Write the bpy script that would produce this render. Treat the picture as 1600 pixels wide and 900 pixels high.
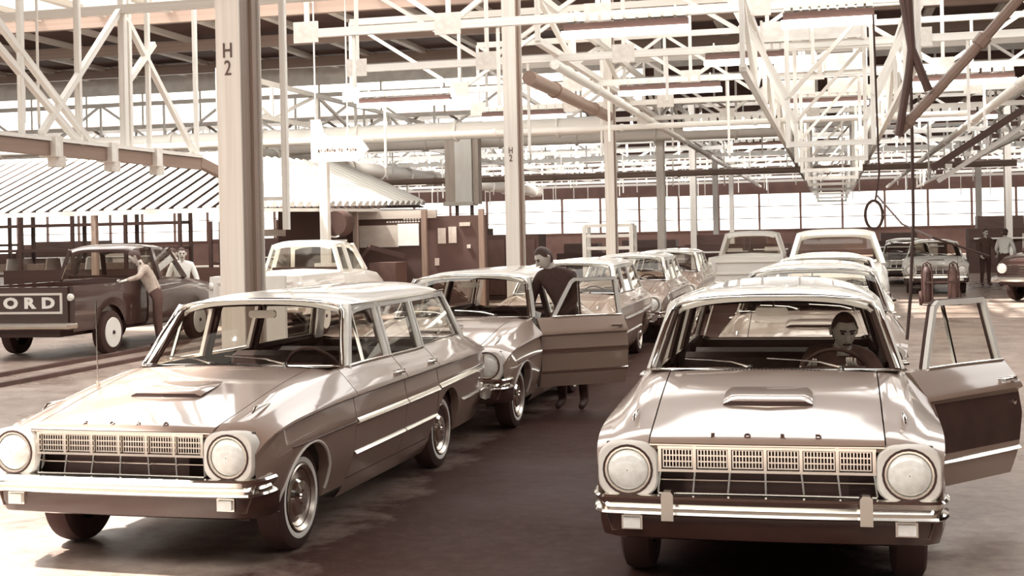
import bpy, bmesh, math, random
from mathutils import Vector, Matrix
random.seed(11)
for o in list(bpy.data.objects):
    bpy.data.objects.remove(o, do_unlink=True)
sc = bpy.context.scene
COL = sc.collection
R = math.radians
# ------------------------------------------------------------------ camera
cam_d = bpy.data.cameras.new('camera'); cam = bpy.data.objects.new('camera', cam_d); COL.objects.link(cam)
cam_d.sensor_width = 36.0; cam_d.lens = 2024.3/1600*36; cam_d.shift_y = -81.6/1600
cam_d.clip_end = 400; cam_d.clip_start = .05
cam.matrix_world = Matrix.Translation((0, 0, 1.861)) @ Matrix.Rotation(R(13.903), 4, 'Z') @ Matrix.Rotation(R(90), 4, 'X') @ Matrix.Rotation(R(-1.196), 4, 'Z')
sc.camera = cam
# ------------------------------------------------------------------ world, lights, exposure
w = bpy.data.worlds.new('world'); sc.world = w; w.use_nodes = True
bg = w.node_tree.nodes['Background']; bg.inputs[0].default_value = (1.0, .93, .82, 1); bg.inputs[1].default_value = 1.0
def area(name, loc, rot, sx, sy, e, c=(1, .98, .94)):
    d = bpy.data.lights.new(name, 'AREA'); d.shape = 'RECTANGLE'; d.size = sx; d.size_y = sy; d.energy = e; d.color = c
    o = bpy.data.objects.new(name, d); COL.objects.link(o); o.location = loc; o.rotation_euler = rot
    return o
for y, sy, e in ((.5, 5.0, 1500), (17.5, 4.5, 1700), (24.5, 4.0, 1300)):          # added area lights below the solid deck, standing for unseen rooflights
    area('overhead_fill', (-8, y, 8.30), (0, 0, 0), 40, sy, e)
for y, e in ((31, 500), (47, 1700), (62, 2200), (77, 2200)):                        # added fill tilted away from the camera to brighten the truss members
    area('truss_fill', (-14, y, 7.9 if y < 40 else 6.2), (R(58), 0, 0), 60, 1.3, e)
sd = bpy.data.lights.new('sun', 'SUN'); sd.energy = 9.0; sd.angle = R(2.5); sd.color = (1, .98, .93); sun = bpy.data.objects.new('sun', sd); COL.objects.link(sun)
sun.rotation_euler = Vector((.46, .10, -.88)).to_track_quat('-Z', 'Y').to_euler()
vs = sc.view_settings; sc.display_settings.display_device = 'sRGB'
vs.view_transform = 'Standard'; vs.look = 'None'; vs.exposure = 0.72; vs.gamma = 1.0; vs.use_curve_mapping = False
sc.cycles.use_denoising = True; sc.cycles.max_bounces = 8; sc.cycles.transparent_max_bounces = 24
# ------------------------------------------------------------------ materials
RAMP = [(0, (.052, .022, .017)), (.25, (.145, .080, .064)), (.5, (.34, .24, .188)), (.75, (.62, .545, .475)), (1, (.92, .91, .86))]
def S(t):
    for (a, ca), (b, cb) in zip(RAMP, RAMP[1:]):
        if t <= b:
            k = (t-a)/(b-a); return tuple(ca[i]+(cb[i]-ca[i])*k for i in range(3))
    return RAMP[-1][1]
M = {}
def mat(name, t, rough=.5, metal=0, coat=0, var=.06, scale=6, bump=0, emit=0, crough=.06):
    m = bpy.data.materials.new(name); m.use_nodes = True; nt = m.node_tree; b = nt.nodes['Principled BSDF']
    tc = nt.nodes.new('ShaderNodeTexCoord'); n = nt.nodes.new('ShaderNodeTexNoise'); n.inputs['Scale'].default_value = scale; n.inputs['Detail'].default_value = 5
    nt.links.new(tc.outputs['Object'], n.inputs['Vector'])
    r = nt.nodes.new('ShaderNodeValToRGB')
    r.color_ramp.elements[0].position = .3; r.color_ramp.elements[1].position = .7
    r.color_ramp.elements[0].color = (*S(max(0, t-var)), 1); r.color_ramp.elements[1].color = (*S(min(1, t+var)), 1)
    nt.links.new(n.outputs['Fac'], r.inputs['Fac']); nt.links.new(r.outputs['Color'], b.inputs['Base Color'])
    b.inputs['Roughness'].default_value = rough; b.inputs['Metallic'].default_value = metal
    b.inputs['Coat Weight'].default_value = coat; b.inputs['Coat Roughness'].default_value = crough
    if bump:
        bp = nt.nodes.new('ShaderNodeBump'); bp.inputs['Strength'].default_value = bump; bp.inputs['Distance'].default_value = .02
        nt.links.new(n.outputs['Fac'], bp.inputs['Height']); nt.links.new(bp.outputs['Normal'], b.inputs['Normal'])
    if emit:
        b.inputs['Emission Color'].default_value = (1, .97, .9, 1); b.inputs['Emission Strength'].default_value = emit
    M[name] = m; return m
mat('paint_a', .44, .35, 0, .9, .01, 2); mat('paint_r', .48, .35, 0, .9, .01, 2); mat('paint_b', .50, .35, 0, .9, .01, 2)
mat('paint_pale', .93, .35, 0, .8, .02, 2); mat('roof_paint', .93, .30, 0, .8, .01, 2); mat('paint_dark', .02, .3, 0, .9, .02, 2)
mat('chrome', .97, .12, 1, 0, .01); mat('steel', .78, .35, 1, 0, .03); mat('rubber', 0, .85, 0, 0, .02); mat('whitewall', .97, .5, 0, 0, .02)
mat('interior', .02, .6, 0, 0, .03); mat('seat', .04, .55, 0, 0, .04, 12); mat('black', 0, .6, 0, 0, .01); mat('liner', .08, .8)
mat('white_steel', .92, .45, 0, 0, .06, 3); mat('cream_steel', .84, .45, 0, 0, .05, 4); mat('grey_steel', .5, .5, 0, 0, .06, 3); mat('dark_steel', .14, .5, 0, 0, .05, 4)
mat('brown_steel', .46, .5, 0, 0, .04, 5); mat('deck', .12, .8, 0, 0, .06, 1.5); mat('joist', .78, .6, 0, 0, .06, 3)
mat('wall', .07, .8, 0, 0, .05, .8); mat('booth_dark', .08, .7, 0, 0, .05, 2); mat('booth_pale', .72, .7, 0, 0, .06, 2); mat('sheet', .97, .4, 0, 0, .03, 3)
mat('skin', .80, .5, 0, 0, .03, 20); mat('hair', .06, .6, 0, 0, .03, 40); mat('hair_grey', .16, .6, 0, 0, .08, 40); mat('suit', .03, .8, 0, 0, .02, 30)
mat('overall', .62, .8, 0, 0, .08, 12); mat('shirt', .95, .8, 0, 0, .03, 20); mat('trouser', .15, .8, 0, 0, .03, 20); mat('jacket', .22, .8, 0, 0, .04, 20)
mat('lens', .95, .15, 0, .6, .06, 30); mat('paper', .98, .7); mat('glow', 1, .5, 0, 0, 0, emit=1.35); mat('tube_glow', 1, .5, 0, 0, 0, emit=2.5); mat('window_glow', 1, .5, 0, 0, .0, emit=1.6)
mat('hose', .05, .6); mat('brass', .45, .4, .6); mat('brick', .32, .85, 0, 0, .06, 9)
def glass(name, tint, refl):
    m = bpy.data.materials.new(name); m.use_nodes = True; nt = m.node_tree
    for n in list(nt.nodes):
        if n.type != 'OUTPUT_MATERIAL': nt.nodes.remove(n)
    out = [n for n in nt.nodes if n.type == 'OUTPUT_MATERIAL'][0]
    t = nt.nodes.new('ShaderNodeBsdfTransparent'); t.inputs[0].default_value = (*tint, 1)
    g = nt.nodes.new('ShaderNodeBsdfGlossy'); g.inputs['Roughness'].default_value = .02; g.inputs['Color'].default_value = (1, .97, .92, 1)
    lw = nt.nodes.new('ShaderNodeLayerWeight'); lw.inputs['Blend'].default_value = .5
    pw = nt.nodes.new('ShaderNodeMath'); pw.operation = 'POWER'; nt.links.new(lw.outputs['Facing'], pw.inputs[0]); pw.inputs[1].default_value = 4.0
    f = nt.nodes.new('ShaderNodeMath'); f.operation = 'MULTIPLY_ADD'; nt.links.new(pw.outputs[0], f.inputs[0]); f.inputs[1].default_value = .75; f.inputs[2].default_value = refl
    x = nt.nodes.new('ShaderNodeMixShader')
    nt.links.new(f.outputs[0], x.inputs[0]); nt.links.new(t.outputs[0], x.inputs[1]); nt.links.new(g.outputs[0], x.inputs[2]); nt.links.new(x.outputs[0], out.inputs[0])
    M[name] = m
glass('glass', (.88, .86, .82), .035)
def floor_material():
    m = bpy.data.materials.new('floor_concrete'); m.use_nodes = True; nt = m.node_tree; b = nt.nodes['Principled BSDF']; L = nt.links.new
    tc = nt.nodes.new('ShaderNodeTexCoord')
    def noise(s, d=6, r=.6):
        n = nt.nodes.new('ShaderNodeTexNoise'); n.inputs['Scale'].default_value = s; n.inputs['Detail'].default_value = d; n.inputs['Roughness'].default_value = r
        L(tc.outputs['Object'], n.inputs['Vector']); return n
    n1, n2, n3 = noise(.35), noise(9, 8, .7), noise(1.6, 8, .65)
    ad = nt.nodes.new('ShaderNodeMath'); ad.operation = 'MULTIPLY_ADD'; L(n2.outputs['Fac'], ad.inputs[0]); ad.inputs[1].default_value = .55; L(n3.outputs['Fac'], ad.inputs[2])
    r = nt.nodes.new('ShaderNodeValToRGB'); L(ad.outputs[0], r.inputs['Fac'])
    r.color_ramp.elements[0].position = .55; r.color_ramp.elements[0].color = (*S(.30), 1); r.color_ramp.elements[1].position = 1.0; r.color_ramp.elements[1].color = (*S(.62), 1)
    # shade between and under the car rows, painted into the floor colour
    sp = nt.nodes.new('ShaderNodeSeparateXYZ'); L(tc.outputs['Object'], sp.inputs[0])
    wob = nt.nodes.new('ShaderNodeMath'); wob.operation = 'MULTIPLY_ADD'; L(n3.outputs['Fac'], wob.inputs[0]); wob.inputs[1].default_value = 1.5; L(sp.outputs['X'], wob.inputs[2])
    shade_band = nt.nodes.new('ShaderNodeMath'); shade_band.operation = 'ADD'; L(wob.outputs[0], shade_band.inputs[0]); shade_band.inputs[1].default_value = 1.45-.75   # shade centre x = -1.45
    ab = nt.nodes.new('ShaderNodeMath'); ab.operation = 'ABSOLUTE'; L(shade_band.outputs[0], ab.inputs[0])
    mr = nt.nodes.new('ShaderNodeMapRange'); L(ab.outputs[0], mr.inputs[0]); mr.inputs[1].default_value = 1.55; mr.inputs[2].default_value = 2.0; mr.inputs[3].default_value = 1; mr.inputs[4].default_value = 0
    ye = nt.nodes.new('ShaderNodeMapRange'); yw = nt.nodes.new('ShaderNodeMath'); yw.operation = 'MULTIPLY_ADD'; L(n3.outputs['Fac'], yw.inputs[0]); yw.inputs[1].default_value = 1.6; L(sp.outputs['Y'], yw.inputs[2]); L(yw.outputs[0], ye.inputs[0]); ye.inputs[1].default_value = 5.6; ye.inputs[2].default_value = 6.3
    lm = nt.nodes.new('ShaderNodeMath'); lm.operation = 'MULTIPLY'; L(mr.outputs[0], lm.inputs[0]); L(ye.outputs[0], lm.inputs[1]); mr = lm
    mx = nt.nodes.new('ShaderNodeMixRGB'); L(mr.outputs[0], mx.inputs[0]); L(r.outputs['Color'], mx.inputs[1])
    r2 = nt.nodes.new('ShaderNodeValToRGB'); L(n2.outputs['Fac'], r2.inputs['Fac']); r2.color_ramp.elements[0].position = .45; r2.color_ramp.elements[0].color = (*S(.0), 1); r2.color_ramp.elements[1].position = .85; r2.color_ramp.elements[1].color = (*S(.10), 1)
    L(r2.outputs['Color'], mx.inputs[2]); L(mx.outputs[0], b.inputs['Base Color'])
    rr = nt.nodes.new('ShaderNodeMapRange'); L(n1.outputs['Fac'], rr.inputs[0]); rr.inputs[1].default_value = .35; rr.inputs[2].default_value = .65; rr.inputs[3].default_value = .22; rr.inputs[4].default_value = .5
    rl = nt.nodes.new('ShaderNodeMath'); rl.operation = 'MULTIPLY_ADD'; L(mr.outputs[0], rl.inputs[0]); rl.inputs[1].default_value = .3; L(rr.outputs[0], rl.inputs[2])
    L(rl.outputs[0], b.inputs['Roughness'])
    sl = nt.nodes.new('ShaderNodeMapRange'); L(mr.outputs[0], sl.inputs[0]); sl.inputs[3].default_value = .5; sl.inputs[4].default_value = .12; L(sl.outputs[0], b.inputs['Specular IOR Level'])
    bp = nt.nodes.new('ShaderNodeBump'); bp.inputs['Strength'].default_value = .25; bp.inputs['Distance'].default_value = .012; L(n2.outputs['Fac'], bp.inputs['Height']); L(bp.outputs['Normal'], b.inputs['Normal'])
    M['floor'] = m
floor_material()
# ------------------------------------------------------------------ mesh helpers
class MB:
    def __init__(s): s.v = []; s.f = []; s.off = Vector((0, 0, 0))
    def add(s, vs, fs):
        b = len(s.v); s.v += [tuple(Vector(p)-s.off) for p in vs]; s.f += [tuple(b+i for i in f) for f in fs]; return s
    def box(s, c, d, rot=None):
        c = Vector(c); h = Vector(d)/2; vs = []
        for x in (-1, 1):
            for y in (-1, 1):
                for z in (-1, 1):
                    p = Vector((x*h.x, y*h.y, z*h.z)); vs.append(c+(rot @ p if rot else p))
        return s.add(vs, [(0, 1, 3, 2), (4, 6, 7, 5), (0, 4, 5, 1), (2, 3, 7, 6), (0, 2, 6, 4), (1, 5, 7, 3)])
    def bar(s, p, q, wd, ht=None, up=(0, 0, 1)):
        p, q = Vector(p), Vector(q); d = (q-p); L = d.length; d.normalize(); u = Vector(up)
        if abs(d.dot(u)) > .98: u = Vector((0, 1, 0))
        a = d.cross(u).normalized(); b = a.cross(d)
        return s.box((p+q)/2, (wd, ht or wd, L), Matrix((a, b, d)).transposed())
    def tube(s, path, r, n=8, closed=False, cap=True):
        P = [Vector(p) for p in path]; k = len(P); rs = r if isinstance(r, (list, tuple)) else [r]*k; rings = []; ref = None
        for i in range(k):
            a = P[(i-1) % k] if (closed or i > 0) else P[i]; b = P[(i+1) % k] if (closed or i < k-1) else P[i]
            t = (b-a).normalized()
            if ref is None: ref = Vector((0, 0, 1)) if abs(t.z) < .9 else Vector((1, 0, 0))
            e = (ref-t*ref.dot(t)).normalized(); ref = e; g = t.cross(e)
            rings.append([P[i]+(e*math.cos(2*math.pi*j/n)+g*math.sin(2*math.pi*j/n))*rs[i] for j in range(n)])
        vs = [p for rg in rings for p in rg]; fs = []
        for i in range(k if closed else k-1):
            i2 = (i+1) % k
            for j in range(n): fs.append((i*n+j, i*n+(j+1) % n, i2*n+(j+1) % n, i2*n+j))
        if cap and not closed: fs += [tuple(range(n))[::-1], tuple((k-1)*n+j for j in range(n))]
        return s.add(vs, fs)
    def grid(s, rows, closed=False):
        n = len(rows[0]); fs = []
        for i in range(len(rows)-1):
            for j in range(n if closed else n-1):
                fs.append((i*n+j, i*n+(j+1) % n, (i+1)*n+(j+1) % n, (i+1)*n+j))
        return s.add([p for r_ in rows for p in r_], fs)
    def solid(s, rows, off):
        """grid with thickness: outer rows plus a copy moved by off(point)"""
        n = len(rows[0]); m = len(rows); o2 = [[Vector(p)+Vector(off(p)) for p in r_] for r_ in rows]
        s.grid(rows); s.grid(o2)
        per = [(0, j) for j in range(n)]+[(i, n-1) for i in range(1, m)]+[(m-1, j) for j in range(n-2, -1, -1)]+[(i, 0) for i in range(m-2, 0, -1)]
        a = [rows[i][j] for i, j in per]; b = [o2[i][j] for i, j in per]
        return s.grid([a, b], True)
    def lathe(s, prof, c=(0, 0, 0), axis='X', n=32, closed=False):
        rows = []
        for r_, h in prof:
            row = []
            for j in range(n):
                a = 2*math.pi*j/n; u, v = r_*math.cos(a), r_*math.sin(a)
                p = {'X': (h, u, v), 'Y': (u, h, v), 'Z': (u, v, h)}[axis]; row.append(Vector(c)+Vector(p))
            rows.append(row)
        if closed: rows.append(rows[0])
        return s.grid(rows, True)
    def prism(s, poly, y0, y1, axis='Y'):
        """polygon (u,v) extruded along an axis; Y: (u,y,v)  X: (x,u,v)  Z: (u,v,z)"""
        def P(u, v, h): return {'Y': (u, h, v), 'X': (h, u, v), 'Z': (u, v, h)}[axis]
        n = len(poly); vs = [P(u, v, y0) for u, v in poly]+[P(u, v, y1) for u, v in poly]
        return s.add(vs, [tuple(range(n)), tuple(range(2*n-1, n-1, -1))]+[(i, (i+1) % n, n+(i+1) % n, n+i) for i in range(n)])
    def mesh(s, name, m, smooth=None, merge=True):
        me = bpy.data.meshes.new(name); me.from_pydata(s.v, [], s.f); bm = bmesh.new(); bm.from_mesh(me)
        if merge: bmesh.ops.remove_doubles(bm, verts=bm.verts, dist=1e-5)
        bmesh.ops.recalc_face_normals(bm, faces=bm.faces); bm.to_mesh(me); bm.free()
        if smooth is not None:
            me.polygons.foreach_set('use_smooth', [True]*len(me.polygons)); me.set_sharp_from_angle(angle=R(smooth))
        me.materials.append(M[m]); return me
def link(name, me, parent=None, loc=None):
    o = bpy.data.objects.new(name, me); COL.objects.link(o)
    if parent: o.parent = parent
    if loc: o.location = loc
    return o
def obj(name, mb, m, parent=None, smooth=None, loc=None): return link(name, mb.mesh(name, m, smooth), parent, loc)
def tag(o, label, cat, group=None):
    o['label'] = label; o['category'] = cat
    if group: o['group'] = group
    return o
def thing(name, label, cat, loc=(0, 0, 0), rz=0, group=None):
    o = bpy.data.objects.new(name, None); COL.objects.link(o); o.location = loc; o.rotation_euler = (0, 0, rz); o.empty_display_size = .2
    return tag(o, label, cat, group)
def struct(name, mb, m, smooth=None, parent=None):
    o = obj(name, mb, m, parent, smooth)
    if not parent: o['kind'] = 'structure'
    return o
_unit = {}
def unit(kind, m):
    k = (kind, m)
    if k not in _unit:
        b = MB()
        if kind == 'box': b.box((0, 0, 0), (1, 1, 1))
        else: b.lathe([(0, -.5), (.5, -.5), (.5, .5), (0, .5)], axis='Z', n=10)
        _unit[k] = b.mesh(kind+'_'+m, m, None if kind == 'box' else 40)
    return _unit[k]
def member(name, p, q, wd, m, parent=None, ht=None, kind='box', up=(0, 0, 1)):
    """a straight bar between two points in the parent's space; alike bars share one mesh"""
    p, q = Vector(p), Vector(q); d = q-p; L = d.length; d = d.normalized(); u = Vector(up)
    if abs(d.dot(u)) > .98: u = Vector((0, 1, 0))
    a = d.cross(u).normalized(); b = a.cross(d)
    o = link(name, unit(kind, m), parent)
    o.matrix_local = Matrix.Translation((p+q)/2) @ Matrix((a, b, d)).transposed().to_4x4() @ Matrix.Diagonal((wd, ht or wd, L, 1))
    return o
def block(name, c, d, m, parent=None):
    o = link(name, unit('box', m), parent); o.location = c; o.scale = d; return o
def copy_tree(o, parent=None, skip=()):
    c = o.copy(); COL.objects.link(c); c.parent = parent
    for ch in list(o.children):
        if ch.name.split('.')[0] in skip: continue
        copy_tree(ch, c, skip)
    return c
def recolour(root, a, b):
    for ch in root.children_recursive:
        if ch.type != 'MESH': continue
        for sl in ch.material_slots:
            if sl.material in [M[x] for x in a]: sl.link = 'OBJECT'; sl.material = M[b]
def text_mesh(body, size, depth, m, align='CENTER', bold=0):
    c = bpy.data.curves.new('lettering', 'FONT'); c.body = body; c.size = size; c.extrude = depth; c.align_x = align; c.align_y = 'CENTER'; c.offset = bold; c.resolution_u = 3
    t = bpy.data.objects.new('lettering', c); COL.objects.link(t); dg = bpy.context.evaluated_depsgraph_get()
    me = bpy.data.meshes.new_from_object(t.evaluated_get(dg)); bpy.data.objects.remove(t, do_unlink=True); me.materials.clear(); me.materials.append(M[m]); return me
def crom(tab, y):
    if y <= tab[0][0]: return tab[0][1]
    if y >= tab[-1][0]: return tab[-1][1]
    for i in range(len(tab)-1):
        if tab[i][0] <= y <= tab[i+1][0]:
            (x1, p1), (x2, p2) = tab[i], tab[i+1]; h = x2-x1; d = (p2-p1)/h
            m1 = d if i == 0 else ((p1-tab[i-1][1])/(x1-tab[i-1][0])+d)/2
            m2 = d if i == len(tab)-2 else (d+(tab[i+2][1]-p2)/(tab[i+2][0]-x2))/2
            t = (y-x1)/h; return (2*t**3-3*t*t+1)*p1+(t**3-2*t*t+t)*h*m1+(3*t*t-2*t**3)*p2+(t**3-t*t)*h*m2
def lin(a, b, n): return [a+(b-a)*i/(n-1) for i in range(n)]
def lerp(a, b, t): return a+(b-a)*t
# ------------------------------------------------------------------ station wagon
ZG = [(.085, .793), (.12, .815), (.2, .834), (.4, .870), (.8, .945), (1.37, 1.022), (1.62, 1.03)]
ZB = [(.085, .755), (.12, .782), (.2, .806), (.4, .848), (.8, .922), (1.37, .995), (1.62, 1.008), (3, 1.0), (4.4, .995), (4.68, .955)]
XB = [(.085, .70), (.3, .73), (.8, .748), (1.62, .765), (3, .76), (4.4, .725), (4.68, .69)]
WW = [(.085, .838), (.2, .858), (.5, .875), (1.2, .885), (3, .885), (4, .87), (4.5, .85), (4.68, .83)]
ZC = [(.085, .67), (.2, .735), (.4, .785), (.8, .82), (1.5, .84), (3, .85), (4.68, .85)]
FA, RA, AR = .775, 3.54, .345
def sst(a, b, x):
    t = max(0, min(1, (x-a)/(b-a))); return t*t*(3-2*t)
def side_x(y, z):
    wd, zc, zb, xb = crom(WW, y), crom(ZC, y), crom(ZB, y), crom(XB, y); a = sst(.1, .5, y); d = zb-zc
    P = [(.16, wd-.17), (.22, wd-.125), (.34, wd-.072), (.47, wd-.026), (zc-.16, wd), (zc-.07, wd-.016*a), (zc-.02, wd-.024*a), (zc, wd+.010*a), (zc+.02, wd+.004*a), (zc+.45*d, lerp(wd, xb, .36)), (zc+.8*d, lerp(wd, xb, .74)), (zb, xb)]
    if z <= P[0][0]: return P[0][1]
    for (z1, x1), (z2, x2) in zip(P, P[1:]):
        if z <= z2: return lerp(x1, x2, (z-z1)/(z2-z1) if z2 > z1 else 0)
    return P[-1][1]
def zlow(y, base):
    for c in (FA, RA):
        if abs(y-c) < AR: return max(base, .30+math.sqrt(AR*AR-(y-c)**2))
    return base
def zrows(y, zlo, top=True):
    zc, zb = crom(ZC, y), crom(ZB, y); a = min(zlo, zc-.17)
    r = lin(max(zlo, a), zc-.16, 7)+[zc-.11, zc-.07, zc-.04, zc-.02, zc, zc+.012, zc+.03]
    return r+[zc+.03+(zb-zc-.03)*k for k in (.25, .5, .75, .92, 1)]
def ystations(y0, y1, n=10):
    ys = set(round(v, 4) for v in lin(y0, y1, n))
    for c in (FA, RA):
        for k in range(0, 17):
            yy = c-AR*math.cos(math.pi*k/16)
            if y0 < yy < y1: ys.add(round(yy, 4))
    ys = sorted(ys); out = [ys[0]]
    for v in ys[1:]:
        if v-out[-1] > .006: out.append(v)
    return out
def gap_x(y): return .574+.018*y
ROOF = [(1.88, .60), (1.95, .628), (2.3, .640), (3.4, .628), (4.1, .60), (4.30, .57)]
def roof_x(y): return crom(ROOF, y)
def glass_x(y, z): return lerp(crom(XB, min(max(y, 1.6), 4.45))-.02, roof_x(min(max(y, 1.93), 4.28))-.004, (z-1.0)/.395)
def ws_base(x): return Vector((x, 1.43+.185*abs(x/.746)**2.4, 1.034-.02*abs(x/.746)**2))
def ws_top(x): return Vector((x*.835, 1.875+.06*abs(x/.746)**2.4, 1.450-.040*abs(x/.746)**3))
def ws_pt(x, t):
    a, b = ws_base(x), ws_top(x); p = a.lerp(b, t); p.y -= .035*math.sin(math.pi*t)*(1-.5*abs(x/.746)); p.z += .01*math.sin(math.pi*t); return p

def wheel(parent, x, y, s, name='wheel'):
    t = MB(); t.lathe([(.17, -.07), (.21, -.082), (.27, -.085), (.30, -.068), (.309, -.035), (.311, 0), (.309, .035), (.30, .068), (.27, .085), (.21, .082), (.17, .07)], n=40)
    o = obj(name, t, 'rubber', parent, 35, (s*x, y, .31))
    if s < 0: o.rotation_euler = (0, 0, math.pi)
    b = MB(); b.lathe([(.210, .0835), (.242, .0865), (.236, .088), (.215, .0855)], n=40, closed=True); obj('whitewall', b, 'whitewall', o, 40)
    b = MB(); b.lathe([(.175, .06), (.205, .088), (.196, .094), (.180, .075), (.15, .045), (.12, .05), (.11, .055), (0, .055)], n=40); obj('rim', b, 'steel', o, 30)
    b = MB(); b.lathe([(.118, .056), (.118, .07), (.10, .088), (.05, .098), (.045, .108), (0, .112)], n=32); obj('hubcap', b, 'chrome', o, 30)
    return o

def make_door(root, s, y0, y1, front, paint, dark_panel=False):
    hinge = Vector((s*.868, y0, 0)); ys = ystations(y0+.006, y1-.006, 9); nz = len(zrows(1.6, .30))
    mb = MB(); mb.off = hinge
    rows = []
    for y in ys:
        zs = zrows(y, zlow(y, .298)); rows.append([Vector((s*side_x(y, z), y, z)) for z in zs])
    mb.solid(rows, lambda p: (-s*.065, 0, 0 if p[2] > .3 else 0))
    d = obj('front_door' if front else 'rear_door', mb, paint, root, 32, hinge)
    # window frame
    zt = 1.388; ya, yb = y0+.03, y1-.03
    top = [Vector((s*glass_x(y, zt), y, zt)) for y in lin(1.965 if front else ya+.03, yb, 6)]
    if front: path = [Vector((s*glass_x(1.66, 1.0), 1.665, .995)), Vector((s*glass_x(1.80, 1.19), 1.80, 1.19)), Vector((s*glass_x(1.93, 1.36), 1.925, 1.362))]+top[0:]
    else: path = [Vector((s*glass_x(ya, 1.0), ya, .995)), Vector((s*glass_x(ya+.01, 1.36), ya+.012, 1.36))]+top
    path += [Vector((s*glass_x(yb, 1.0), yb, .995))]
    b = MB(); b.off = hinge
    for p, q in zip(path, path[1:]): b.bar(p, q, .034, .028, up=(s, 0, 0))
    obj('window_frame', b, 'roof_paint', d)
    b = MB(); b.off = hinge; ins = Vector((-s*.026, 0, 0))
    for p, q in zip(path, path[1:]): b.bar(p+ins, q+ins, .040, .020, up=(s, 0, 0))
    obj('frame_lining', b, 'interior', d)
    b = MB(); b.off = hinge
    pv = 1.985
    if front:
        b.bar((s*glass_x(pv, 1.0), pv-.015, .995), (s*glass_x(pv, zt), pv+.02, zt), .018, up=(s, 0, 0)); obj('vent_divider', b, 'chrome', d)
        b = MB(); b.off = hinge
        b.add([(s*(glass_x(1.68, 1.0)-.004), 1.69, 1.0), (s*(glass_x(pv, 1.0)-.004), pv-.02, 1.0), (s*(glass_x(pv, zt)-.004), pv+.012, zt-.012), (s*(glass_x(1.95, 1.37)-.004), 1.955, 1.372)], [(0, 1, 2, 3)]); obj('vent_window', b, 'glass', d)
        b = MB(); b.off = hinge; g0 = pv
    else: g0 = ya+.015
    b.grid([[Vector((s*(glass_x(y, z)-.006), y+.02*(z-1)/.4*(1 if y == g0 else 0), z)) for z in lin(1.0, zt-.01, 4)] for y in (g0, yb-.01)]); obj('window_pane', b, 'glass', d)
    # sill moulding, handle, strips
    b = MB(); b.off = hinge; b.tube([(s*(crom(XB, y)+.004), y, crom(ZB, y)+.004) for y in lin(y0+.02 if not front else 1.66, y1-.02, 6)], .009, 6); obj('sill_moulding', b, 'chrome', d)
    b = MB(); b.off = hinge; hz = .905; hy = y1-.10
    hx = side_x(hy, hz); b.tube([(s*(hx-.005), hy-.10, hz), (s*(hx+.035), hy-.095, hz), (s*(hx+.038), hy-.03, hz+.002), (s*(hx+.035), hy+.02, hz)], [.011, .011, .010, .008], 8); b.lathe([(0, 0), (.017, 0), (.016, .03), (0, .04)], (0, 0, 0), 'X', 12) if False else None
    b.box((s*(hx+.012), hy+.02, hz), (.05, .04, .028)); obj('door_handle', b, 'chrome', d, 40)
    for nm, za, zb_, wd in (('side_strip', .672, .69, .042), ('lower_strip', .462, .482, .026)):
        b = MB(); b.off = hinge; rws = []
        yy = [v for v in lin(y0+.008, y1-.008, 8) if zlow(v, .3) < .44 or nm == 'side_strip']
        for y in yy:
            z = lerp(za, zb_, (y-1.4)/3.2); x = side_x(y, z)
            rws.append([(s*(x-.002), y, z-wd/2), (s*(x+.012), y, z-wd*.48), (s*(x+.020), y, z-wd*.3), (s*(x+.009), y, z+wd*.2), (s*(x-.004), y, z+wd/2)])
        b.grid(rws); b.add(rws[0], [(0, 1, 2, 3, 4)]); b.add(rws[-1], [(0, 1, 2, 3, 4)]); obj(nm, b, 'chrome', d, 50)
    # inner trim card
    b = MB(); b.off = hinge; b.box((s*(.80-.03), (y0+y1)/2, .62), (.03, (y1-y0)*.9, .54)); obj('door_trim', b, 'seat', d)
    if dark_panel:  # darker sheet laid over the outer door skin
        b = MB(); b.off = hinge; rws = []
        for y in lin(y0+.09, y1-.012, 8):
            rws.append([Vector((s*(side_x(y, z)+.004), y+ (.0 if y > y0+.1 else (.86-z)*.25), z)) for z in lin(.515, .815, 9)])
        b.solid(rws, lambda p: (-s*.006, 0, 0)); p = obj('door_panel', b, 'interior', d, 40); p['label'] = 'dark panel on the open door'
        b = MB(); b.off = hinge; b.lathe([(0, .0), (.018, 0), (.016, .012), (0, .016)], (s*(side_x(y1-.09, .76)+.006), y1-.09, .76), 'X', 14); obj('lock_button', b, 'chrome', p, 40)
        for ch in list(d.children):
            if ch.name.startswith('side_strip'): bpy.data.objects.remove(ch, do_unlink=True)
    return d

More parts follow.
